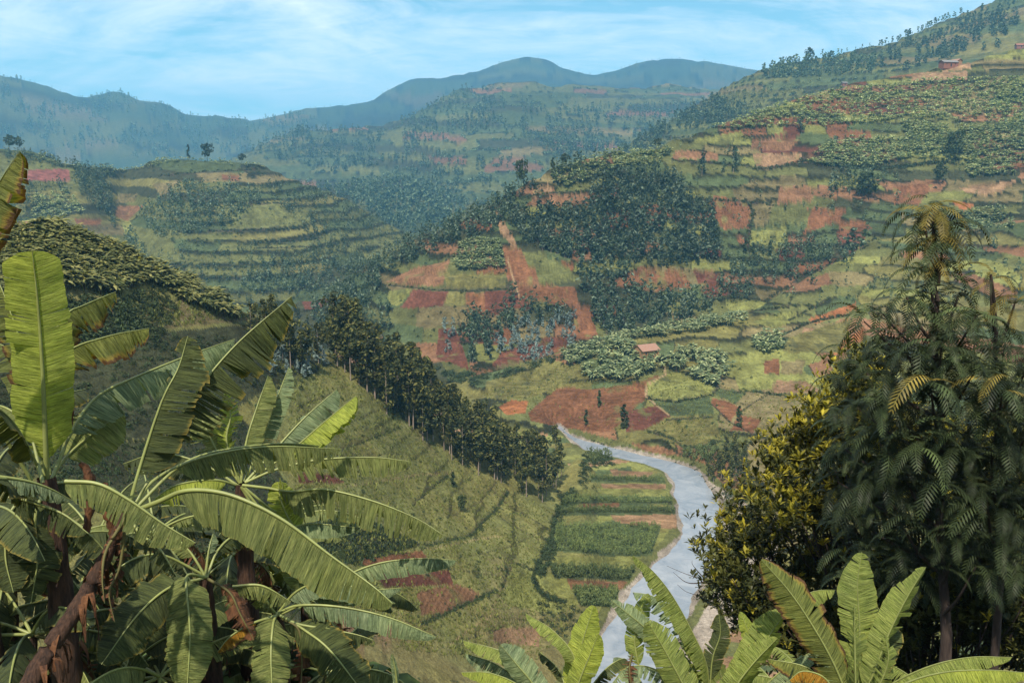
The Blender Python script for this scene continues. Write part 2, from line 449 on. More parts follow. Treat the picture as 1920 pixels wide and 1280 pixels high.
HD = {}
HD['slope'] = hill([            # B: our own side of the valley
    [(-700, 1500, 60), (0, 1300, 66), (500, 1420, 82), (900, 1420, 100), (1010, 1290, 118), (1100, 1290, 122)],
    [(-700, 1050, 80), (0, 1000, 88), (300, 1050, 96), (600, 1160, 108), (900, 1240, 130), (1010, 1200, 150), (1100, 1180, 155)],
    [(-700, 800, 100), (0, 800, 112), (300, 800, 124), (560, 850, 143), (700, 960, 146), (800, 1020, 150), (960, 1060, 163), (1040, 1045, 174), (1100, 1010, 182)],
    [(-700, 600, 120), (0, 620, 132), (300, 650, 140), (500, 700, 157), (640, 770, 168), (800, 880, 182), (950, 950, 194), (1050, 985, 196), (1090, 950, 205)],
    [(-700, 380, 140), (-200, 400, 150), (0, 432, 156), (100, 428, 158), (200, 462, 162), (300, 505, 166), (400, 553, 170), (480, 596, 175), (560, 640, 184), (620, 660, 190), (680, 690, 194), (800, 775, 203), (950, 862, 216), (1040, 900, 228), (1085, 862, 244), (1110, 880, 240), (1125, 905, 235)],
    ], edge=(0.3, 1.2), back=0.5)
HD['shoulder'] = hill([         # D: the low shoulder with the house, and the right bank
    [(840, 760, 312), (930, 775, 296), (1000, 800, 286), (1100, 828, 273), (1200, 855, 262), (1310, 885, 248), (1360, 950, 222), (1420, 1010, 203), (1600, 1150, 170), (2000, 1300, 150), (2600, 1400, 150)],
    [(840, 745, 325), (930, 745, 315), (1000, 775, 297), (1100, 770, 297), (1200, 760, 300), (1300, 770, 294), (1380, 810, 275), (1500, 860, 248), (1600, 930, 230), (1750, 980, 215), (2000, 1000, 205), (2600, 1100, 200)],
    [(840, 738, 330), (930, 715, 326), (1000, 735, 315), (1100, 720, 318), (1200, 700, 322), (1300, 700, 325), (1420, 720, 325), (1550, 740, 318), (1700, 800, 300), (2000, 850, 280), (2600, 900, 270)],
    [(840, 728, 335), (930, 702, 335), (1000, 686, 338), (1100, 655, 342), (1200, 632, 348), (1300, 612, 360), (1400, 592, 376), (1480, 580, 388), (1600, 600, 395), (1700, 650, 370), (2000, 680, 350), (2600, 700, 340)],
    [(840, 726, 336), (930, 698, 338), (1000, 680, 343), (1100, 648, 348), (1200, 622, 358), (1300, 602, 372), (1400, 585, 386), (1470, 545, 408), (1550, 500, 438), (1650, 450, 465), (1800, 430, 480), (2000, 400, 490), (2600, 380, 480)],
    ], edge=(1.0, 0.3), back=0.25)
HD['terraced'] = hill([         # C: the big terraced hill
    [(560, 610, 455), (640, 640, 420), (720, 665, 385), (830, 700, 352), (880, 712, 345), (1000, 690, 360), (1100, 665, 378), (1200, 650, 388), (1300, 640, 400), (1450, 640, 410), (1600, 640, 420), (2000, 640, 430), (2600, 640, 430)],
    [(560, 600, 465), (640, 615, 436), (720, 605, 412), (830, 600, 400), (975, 590, 398), (1100, 590, 406), (1200, 590, 418), (1300, 585, 428), (1400, 560, 440), (1600, 540, 462), (2000, 500, 480), (2600, 480, 480)],
    [(560, 585, 480), (640, 575, 462), (720, 535, 448), (830, 505, 440), (975, 500, 428), (1100, 495, 440), (1230, 490, 456), (1350, 470, 476), (1500, 440, 500), (1700, 400, 530), (2000, 360, 560), (2600, 330, 560)],
    [(560, 572, 492), (640, 545, 482), (720, 490, 474), (830, 440, 468), (940, 395, 464), (1100, 380, 478), (1250, 370, 500), (1400, 340, 530), (1600, 300, 565), (1800, 270, 600), (2000, 250, 620), (2600, 220, 620)],
    [(560, 562, 500), (600, 556, 500), (650, 520, 498), (700, 488, 494), (760, 455, 490), (830, 424, 486), (880, 396, 484), (915, 376, 482), (975, 340, 485), (1050, 308, 500), (1130, 286, 520), (1230, 268, 545), (1290, 255, 560), (1380, 222, 590), (1480, 190, 625), (1590, 158, 660), (1650, 148, 680), (1740, 128, 700), (1800, 112, 715), (1860, 100, 725), (1920, 86, 735), (2100, 60, 740), (2600, 20, 740)],
    ], edge=(1.0, 0.2), back=0.35)
HD['left_hill'] = hill([        # E
    [(-700, 560, 560), (0, 560, 560), (200, 580, 560), (450, 600, 560), (600, 600, 555), (700, 560, 590), (800, 520, 650), (860, 510, 680)],
    [(-700, 440, 640), (0, 440, 640), (140, 445, 640), (235, 470, 655), (320, 480, 610), (450, 480, 605), (600, 490, 620), (700, 490, 650), (800, 480, 690), (860, 490, 710)],
    [(-700, 350, 720), (0, 350, 720), (140, 350, 725), (232, 390, 760), (320, 370, 700), (450, 370, 690), (560, 390, 690), (650, 420, 700), (730, 450, 725), (800, 465, 730), (860, 480, 740)],
    [(-700, 240, 790), (-200, 250, 790), (0, 272, 790), (60, 279, 790), (130, 298, 790), (200, 313, 805), (235, 313, 830), (300, 298, 810), (350, 290, 800), (400, 293, 800), (460, 302, 795), (520, 320, 790), (600, 347, 780), (650, 372, 775), (700, 403, 770), (760, 434, 765), (800, 460, 765), (860, 480, 765)],
    ], edge=(0.1, 0.9), back=0.4)
HD['wooded_spur'] = hill([      # spur in front of the middle hill
    [(540, 480, 950), (700, 460, 980), (850, 450, 980), (950, 440, 1000)],
    [(540, 420, 1150), (620, 400, 1150), (700, 395, 1150), (800, 410, 1120), (880, 425, 1080), (950, 430, 1080)],
    [(540, 375, 1350), (620, 350, 1350), (680, 338, 1340), (740, 335, 1330), (800, 348, 1300), (860, 380, 1250), (910, 412, 1200), (950, 428, 1150)],
    ], edge=(0.6, 0.6), back=0.3)
HD['back_ridge'] = hill([       # G: behind the terraced hill on the right
    [(1040, 420, 850), (1200, 380, 850), (1500, 330, 850), (2000, 250, 870), (2600, 200, 870)],
    [(1080, 360, 980), (1200, 310, 980), (1350, 250, 980), (1500, 190, 1000), (1700, 130, 1050), (2000, 80, 1080), (2600, 60, 1080)],
    [(1080, 318, 1150), (1150, 282, 1150), (1200, 252, 1160), (1260, 222, 1170), (1330, 178, 1190), (1400, 135, 1210), (1450, 112, 1220), (1500, 100, 1230), (1560, 92, 1250), (1640, 76, 1290), (1700, 60, 1330), (1760, 38, 1360), (1840, 12, 1400), (1920, -22, 1420), (2100, -70, 1450), (2600, -100, 1450)],
    ], edge=(0.8, 0.2), back=0.35)
HD['middle_hill'] = hill([      # F
    [(380, 420, 1300), (560, 430, 1300), (800, 440, 1200), (1000, 440, 1200), (1400, 440, 1300)],
    [(420, 340, 1650), (560, 330, 1650), (700, 310, 1600), (850, 300, 1480), (1000, 310, 1450), (1200, 330, 1500), (1400, 300, 1600)],
    [(420, 308, 1900), (500, 285, 1900), (600, 275, 1900), (750, 250, 1850), (900, 225, 1750), (1000, 220, 1750), (1150, 225, 1850), (1300, 220, 1950), (1400, 220, 2000)],
    [(420, 305, 2100), (470, 278, 2100), (520, 258, 2100), (580, 243, 2120), (640, 240, 2150), (700, 233, 2200), (760, 214, 2200), (800, 196, 2200), (850, 175, 2200), (900, 156, 2200), (950, 147, 2200), (1000, 144, 2200), (1060, 150, 2250), (1120, 160, 2300), (1180, 160, 2350), (1250, 152, 2400), (1330, 158, 2400), (1400, 172, 2400)],
    ], edge=(0.6, 0.5), back=0.4)
HD['far_left'] = hill([
    [(-700, 380, 2500), (400, 380, 2500), (700, 360, 2600)],
    [(-700, 250, 2900), (0, 250, 2900), (200, 240, 2950), (400, 280, 3000), (560, 260, 3000), (700, 280, 3000)],
    [(-700, 90, 3400), (-200, 110, 3400), (0, 130, 3400), (50, 140, 3400), (110, 163, 3400), (150, 170, 3400), (220, 166, 3450), (260, 178, 3450), (330, 200, 3500), (382, 216, 3550), (410, 206, 3400), (460, 204, 3350), (520, 202, 3300), (560, 208, 3300), (620, 226, 3200), (700, 250, 3200)],
    ], edge=(0.1, 0.6), back=0.5)
HD['far_range'] = hill([
    [(300, 380, 2880), (1000, 380, 2880), (1700, 380, 2880)],
    [(400, 260, 3312), (700, 230, 3312), (1000, 180, 3312), (1400, 200, 3312), (1700, 200, 3312)],
    [(400, 240, 3744), (560, 204, 3744), (620, 196, 3744), (690, 190, 3816), (730, 162, 3888), (770, 140, 3888), (800, 134, 3888), (860, 138, 3960), (910, 122, 4032), (950, 108, 4032), (990, 100, 4032), (1020, 106, 4032), (1050, 120, 4032), (1110, 130, 4032), (1160, 118, 4032), (1200, 105, 4032), (1240, 98, 4032), (1320, 105, 4032), (1400, 120, 4032), (1600, 160, 4032)],
    ], edge=(0.3, 0.3), back=0.5)
names = list(HD)
# near bank below the camera: a bench on the left, falling away steeply
AZg = AZ[:, None]; RRg = RR[None, :]
Xg = RRg * np.sin(AZg); Yg = RRg * np.cos(AZg)
leftness = 1 / (1 + np.exp((AZg + R(7)) / R(2.5)))
near_r = -5.5 - np.interp(RR, [2, 8, 14, 30, 140, 3000], [0, 3.2, 8.0, 21.5, 82, 2500])[None, :]
near_l = -4.2 - np.interp(RR, [2, 8, 13, 20, 30, 120, 3000], [0, 1.4, 3.4, 10.0, 18, 75, 2500])[None, :]
near = near_r * (1 - leftness) + near_l * leftness
near = near + 0.12 * fbm(Xg * 0.8, Yg * 0.8, 5)
names.append('near_bank'); HD['near_bank'] = near
names.append('valley'); HD['valley'] = np.full((NA, NR), VALLEY) + 0.25 * fbm(Xg * 0.05, Yg * 0.05, 9)

TER = {}
relief = {'slope': (0.5, 26, 0.30, 5), 'shoulder': (1.1, 30, 0.4, 6), 'terraced': (4.2, 60, 0.9, 14), 'left_hill': (6.5, 85, 1.0, 18), 'wooded_spur': (9, 120, 2, 30),
          'back_ridge': (14, 170, 2.5, 35), 'middle_hill': (36, 280, 6, 60), 'far_left': (46, 420, 14, 110), 'far_range': (40, 600, 16, 150)}
for k, (a1, l1, a2, l2) in relief.items():
    s = sum(map(ord, k))
    rid = 1 - np.abs(fbm(Xg / l1, Yg / l1, s, 4)) * 2
    HD[k] = HD[k] + a1 * (rid - 0.65) * 0.7 + a2 * fbm(Xg / l2, Yg / l2, s + 3, 4)
    # terraces: flat treads and steeper risers
    ht = {'terraced': 5.8, 'left_hill': 7.0, 'shoulder': 3.8, 'back_ridge': 8.0, 'middle_hill': 14.0, 'slope': 4.5}.get(k)
    if ht:
        wz = HD[k] + ht * 1.2 * fbm(Xg / (l1 * 1.3), Yg / (l1 * 1.3), s + 8, 3)
        TER[k] = wz / ht
        fr = wz / ht - np.floor(wz / ht)
        amp = np.clip(fbm(Xg / (l1 * 0.7), Yg / (l1 * 0.7), s + 20, 2) * 2.5 + 0.9, 0, 1) * (0.05 if k == 'slope' else 0.5 if k == 'left_hill' else 0.70)
        HD[k] = HD[k] + amp * ht * (np.clip((fr - 0.62) / 0.38, 0, 1) - fr)
stack = np.stack([HD[k] for k in names])
HID = np.argmax(stack, 0)
HH = stack.max(0)
del stack
NI = {k: i for i, k in enumerate(names)}

# ---- river: world outline on the valley floor
RIV_L = [(1046, 802), (1062, 818), (1100, 845), (1170, 862), (1215, 872), (1250, 887), (1265, 905), (1262, 925), (1272, 955), (1282, 985), (1275, 1010), (1250, 1040), (1225, 1060), (1205, 1080), (1190, 1100), (1172, 1130), (1150, 1160), (1130, 1190), (1108, 1230), (1075, 1300)]
RIV_R = [(1230, 1300), (1262, 1230), (1285, 1160), (1305, 1110), (1330, 1070), (1352, 1030), (1362, 1000), (1352, 965), (1350, 938), (1335, 918), (1310, 884), (1260, 864), (1200, 852), (1130, 834), (1078, 820), (1060, 806), (1048, 797)]
def on_plane(px, py, z):
    a, t = ray(px, py); r = z / t
    return r * np.sin(a), r * np.cos(a)
def inpoly(poly, x, y):
    c = np.zeros(x.shape, bool); j = len(poly) - 1
    for i in range(len(poly)):
        xi, yi = poly[i]; xj, yj = poly[j]
        if yi != yj:
            c ^= ((yi > y) != (yj > y)) & (x < (xj - xi) * (y - yi) / (yj - yi) + xi)
        j = i
    return c
riv_px = RIV_L + RIV_R
rx, ry = on_plane([p[0] for p in riv_px], [p[1] for p in riv_px], WATER)
RIV = list(zip(rx, ry))
# distance to the outline for the banks
def seg_dist(poly, x, y):
    d = np.full(x.shape, 1e9)
    for (x0, y0), (x1, y1) in zip(poly, poly[1:] + poly[:1]):
        vx, vy = x1 - x0, y1 - y0; L = vx * vx + vy * vy + 1e-9
        t = np.clip(((x - x0) * vx + (y - y0) * vy) / L, 0, 1)
        d = np.minimum(d, np.hypot(x - x0 - t * vx, y - y0 - t * vy))
    return d
jr = np.where((RR > 110) & (RR < 340))[0]; ja = np.where((AZ > R(-3)) & (AZ < R(18)))[0]
sx, sy = Xg[np.ix_(ja, jr)], Yg[np.ix_(ja, jr)]
sdv = seg_dist(RIV, sx, sy) * np.where(inpoly(RIV, sx, sy), -1, 1) + 0.8 * fbm(sx / 6, sy / 6, 31)
SD = np.full((NA, NR), 99.0); SD[np.ix_(ja, jr)] = sdv
bed = np.clip(SD / 3.5, -1, 1)                       # carve
cap = np.where(SD < 16, WATER + 0.05 + 1.1 * np.clip(SD, -2, 2.2) / 2.2 + np.maximum(SD - 2.2, 0) * 0.6, 1e9)
HH = np.minimum(HH, cap)

Tg = HH / RRg
CM = np.maximum.accumulate(Tg, 1)
VIS = Tg >= CM - 1e-9
PXg, PYg = project(Xg, Yg, HH)

def height(x, y):
    a = np.arctan2(x, y); r = np.hypot(x, y)
    fa = np.interp(a, AZ, np.arange(NA)); fr = np.interp(np.log(np.maximum(r, 2.01)), np.log(RR), np.arange(NR))
    i = np.clip(fa.astype(int), 0, NA - 2); j = np.clip(fr.astype(int), 0, NR - 2)
    u = fa - i; v = fr - j
    return (HH[i, j] * (1 - u) + HH[i + 1, j] * u) * (1 - v) + (HH[i, j + 1] * (1 - u) + HH[i + 1, j + 1] * u) * v
J90 = int(np.searchsorted(RR, 95))
def ground_at(px, py, rmin_j=J90):
    """world points where photo pixels meet the ground (arrays); nan in the sky"""
    a, t = ray(np.atleast_1d(px), np.atleast_1d(py))
    fa = np.clip(np.round(np.interp(a, AZ, np.arange(NA))).astype(int), 0, NA - 1)
    out = np.full((len(fa), 3), np.nan)
    for n_, (i, tt) in enumerate(zip(fa, t)):
        c = np.maximum.accumulate(Tg[i, rmin_j:])
        j = int(np.searchsorted(c, tt))
        if j >= len(c): continue
        j += rmin_j
        if j > rmin_j:
            t0, t1 = Tg[i, j - 1], Tg[i, j]
            u = 0.5 if t1 <= t0 else min(1, max(0, (tt - t0) / (t1 - t0)))
            r = RR[j - 1] + (RR[j] - RR[j - 1]) * u
        else: r = RR[j]
        x, y = r * math.sin(a[n_]), r * math.cos(a[n_])
        out[n_] = (x, y, 0)
    ok = ~np.isnan(out[:, 0]); out[ok, 2] = height(out[ok, 0], out[ok, 1])
    return out

# ------------------------------------------------------------------ ground colours (albedo)
PAL = {
 'grass': (0.140, 0.147, 0.055), 'bright': (0.215, 0.222, 0.072), 'olive': (0.185, 0.170, 0.060), 'dry': (0.190, 0.155, 0.075), 'crop': (0.088, 0.115, 0.052),
 'red': (0.205, 0.092, 0.048), 'redd': (0.145, 0.056, 0.038), 'tan': (0.300, 0.185, 0.110), 'tanred': (0.225, 0.118, 0.066), 'orange': (0.330, 0.130, 0.055),
 'scrub': (0.060, 0.065, 0.034), 'dark': (0.060, 0.045, 0.035), 'pink': (0.230, 0.085, 0.075), 'gravel': (0.340, 0.290, 0.250), 'path': (0.36, 0.25, 0.15), 'litter': (0.10, 0.075, 0.045)}
PAL = {k: np.array(v) for k, v in PAL.items()}
ALB = np.zeros((NA, NR, 3)); ALB[:] = PAL['grass']
def cells(mask, hrow, wid, weights, seed, edge=0.16, hk=None):
    """patchwork of plots in bands along the contour"""
    x = Xg[mask]; y = Yg[mask]; z = HH[mask]
    az = np.broadcast_to(AZg, HH.shape)[mask]; rr = np.broadcast_to(RRg, HH.shape)[mask]
    L = wid
    wz = z + hrow * 1.3 * fbm(x / (L * 1.7), y / (L * 1.7), seed, 3)
    row = np.floor(wz / hrow); rf = wz / hrow - row
    if hk in TER: row = np.floor(TER[hk][mask]); rf = 1 - (TER[hk][mask] - row)
    w = wid * (0.6 + 0.9 * hash2(row, row * 0, seed + 1))
    u = az * np.median(rr) + 300 * hash2(row, row * 0 + 3, seed + 2) + wid * 0.35 * fbm(x / wid, z / (hrow * 2), seed + 5, 3)
    ce = np.floor(u / w); cfm = u / w - ce
    h_ = hash2(row + 1000, ce + 1000, seed + 7)
    keys = list(weights); cw = np.cumsum([weights[k] for k in keys]); cw = cw / cw[-1]
    pal = np.array([PAL[k] for k in keys])
    c = pal[np.minimum(np.searchsorted(cw, h_), len(keys) - 1)]
    c = c * (0.85 + 0.3 * hash2(row, ce, seed + 9))[:, None] * (1 + .22 * fbm(x / 6, y / 6, seed + 33, 4))[:, None]
    bnoise = fbm(x / (wid * 0.5), y / (wid * 0.5), seed + 13, 3)
    eth = 1.25 * edge * (0.95 + 0.5 * bnoise)
    e = (rf < eth) | ((cfm < 0.03) & (bnoise > -0.2))
    soft = np.where(cfm < 0.03, .8, np.clip(np.minimum(eth - rf, rf + .06) / 0.11 + .25, 0, 1))
    e &= (fbm(x / (wid * 1.6), y / (wid * 1.6), seed + 31, 3) > (-.12 if hk != 'left_hill' else .02)) | (cfm < 0.03)
    se = (soft[e])[:, None]; c[e] = c[e] * (1 - se) + se * PAL['scrub'] * (0.42 + 0.2 * bnoise[e][:, None])
    EDGE[mask] = e
    return c
EDGE = np.zeros((NA, NR), bool)
def setc(key, fn): 
    m = HID == NI[key]; ALB[m] = fn(m, key)
setc('terraced', lambda m, hk: cells(m, 5.2, 26, {'grass': 24, 'bright': 10, 'crop': 20, 'dry': 12, 'tanred': 13, 'red': 10, 'redd': 4, 'scrub': 9}, 3, 0.22, hk=hk))
setc('shoulder', lambda m, hk: cells(m, 3.6, 22, {'grass': 30, 'olive': 25, 'bright': 12, 'crop': 14, 'dry': 9, 'tanred': 6, 'scrub': 4}, 5, 0.16, hk=hk))
setc('left_hill', lambda m, hk: cells(m, 5.5, 55, {'grass': 40, 'crop': 30, 'olive': 16, 'dry': 6, 'scrub': 8}, 7, 0.24, hk=hk))
setc('back_ridge', lambda m, hk: cells(m, 9, 75, {'grass': 30, 'crop': 34, 'dry': 12, 'olive': 12, 'scrub': 14}, 9, 0.15, hk=hk))
setc('middle_hill', lambda m, hk: cells(m, 16, 110, {'grass': 30, 'crop': 34, 'dry': 12, 'tanred': 7, 'scrub': 20}, 11, 0.12, hk=hk))
setc('wooded_spur', lambda m, hk: cells(m, 12, 90, {'grass': 20, 'crop': 34, 'scrub': 40}, 12, 0.12, hk=hk))
setc('far_left', lambda m, hk: cells(m, 26, 190, {'grass': 26, 'crop': 34, 'dry': 14, 'scrub': 26}, 13, 0.1, hk=hk))
setc('far_range', lambda m, hk: cells(m, 40, 300, {'grass': 24, 'crop': 36, 'dry': 8, 'scrub': 32}, 15, 0.1, hk=hk))
m = HID == NI['slope']
b_ = fbm(Xg[m] / 9, Yg[m] / 9, 41, 5); b2 = fbm(Xg[m] / 40, Yg[m] / 40, 42, 3)
w_ = np.clip(b_ * 1.2 + b2 * 0.8 + 0.5, 0, 1)[:, None]
ALB[m] = PAL['grass'] * w_ + PAL['olive'] * (1 - w_)
br = np.clip((b2 + b_ - 0.55) * 3, 0, 1)[:, None]
ALB[m] = ALB[m] * (1 - br * 0.5) + PAL['dry'] * br * 0.5
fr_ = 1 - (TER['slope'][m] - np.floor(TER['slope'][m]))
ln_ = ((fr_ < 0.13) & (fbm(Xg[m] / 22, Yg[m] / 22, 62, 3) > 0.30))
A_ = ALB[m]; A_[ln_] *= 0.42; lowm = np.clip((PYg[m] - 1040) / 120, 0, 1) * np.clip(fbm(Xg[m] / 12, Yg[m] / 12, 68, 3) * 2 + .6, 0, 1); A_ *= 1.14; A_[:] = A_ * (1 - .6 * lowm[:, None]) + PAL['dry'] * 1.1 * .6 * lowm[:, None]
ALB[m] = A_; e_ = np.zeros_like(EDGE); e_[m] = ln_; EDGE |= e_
m = (HID == NI['valley']) & (RRg > 110) & (RRg < 420)
bb_ = np.floor((Yg[m] - .25 * Xg[m] + 2.2 * fbm(Xg[m] / 9, Yg[m] / 9, 71, 3)) / 4.0); hb_ = hash2(bb_ + 50, np.floor(Xg[m] / 17 + 9 * hash2(bb_, bb_ * 0, 5)) + 90, 72)
vp_ = np.array([PAL[k] for k in ('bright', 'grass', 'crop', 'bright', 'olive', 'tan', 'crop', 'grass')])
ALB[HID == NI['valley']] = PAL['grass'] * .9; ALB[m] = vp_[np.minimum((hb_ * 8).astype(int), 7)] * .95
m = HID == NI['near_bank']; ALB[m] = PAL['litter']
m = (SD < 3.0); ALB[m] = PAL['grass'] * 0.9
m = (SD < 0.9 + 1.5 * fbm(Xg / 8, Yg / 8, 77, 3)); ALB[m] = PAL['gravel'] * 0.8

FARK = {'terraced': .78, 'shoulder': .9, 'middle_hill': .66, 'wooded_spur': .6, 'far_left': .5, 'far_range': .4, 'back_ridge': .75, 'left_hill': .78}
for k, v in FARK.items(): ALB[HID == NI[k]] *= v
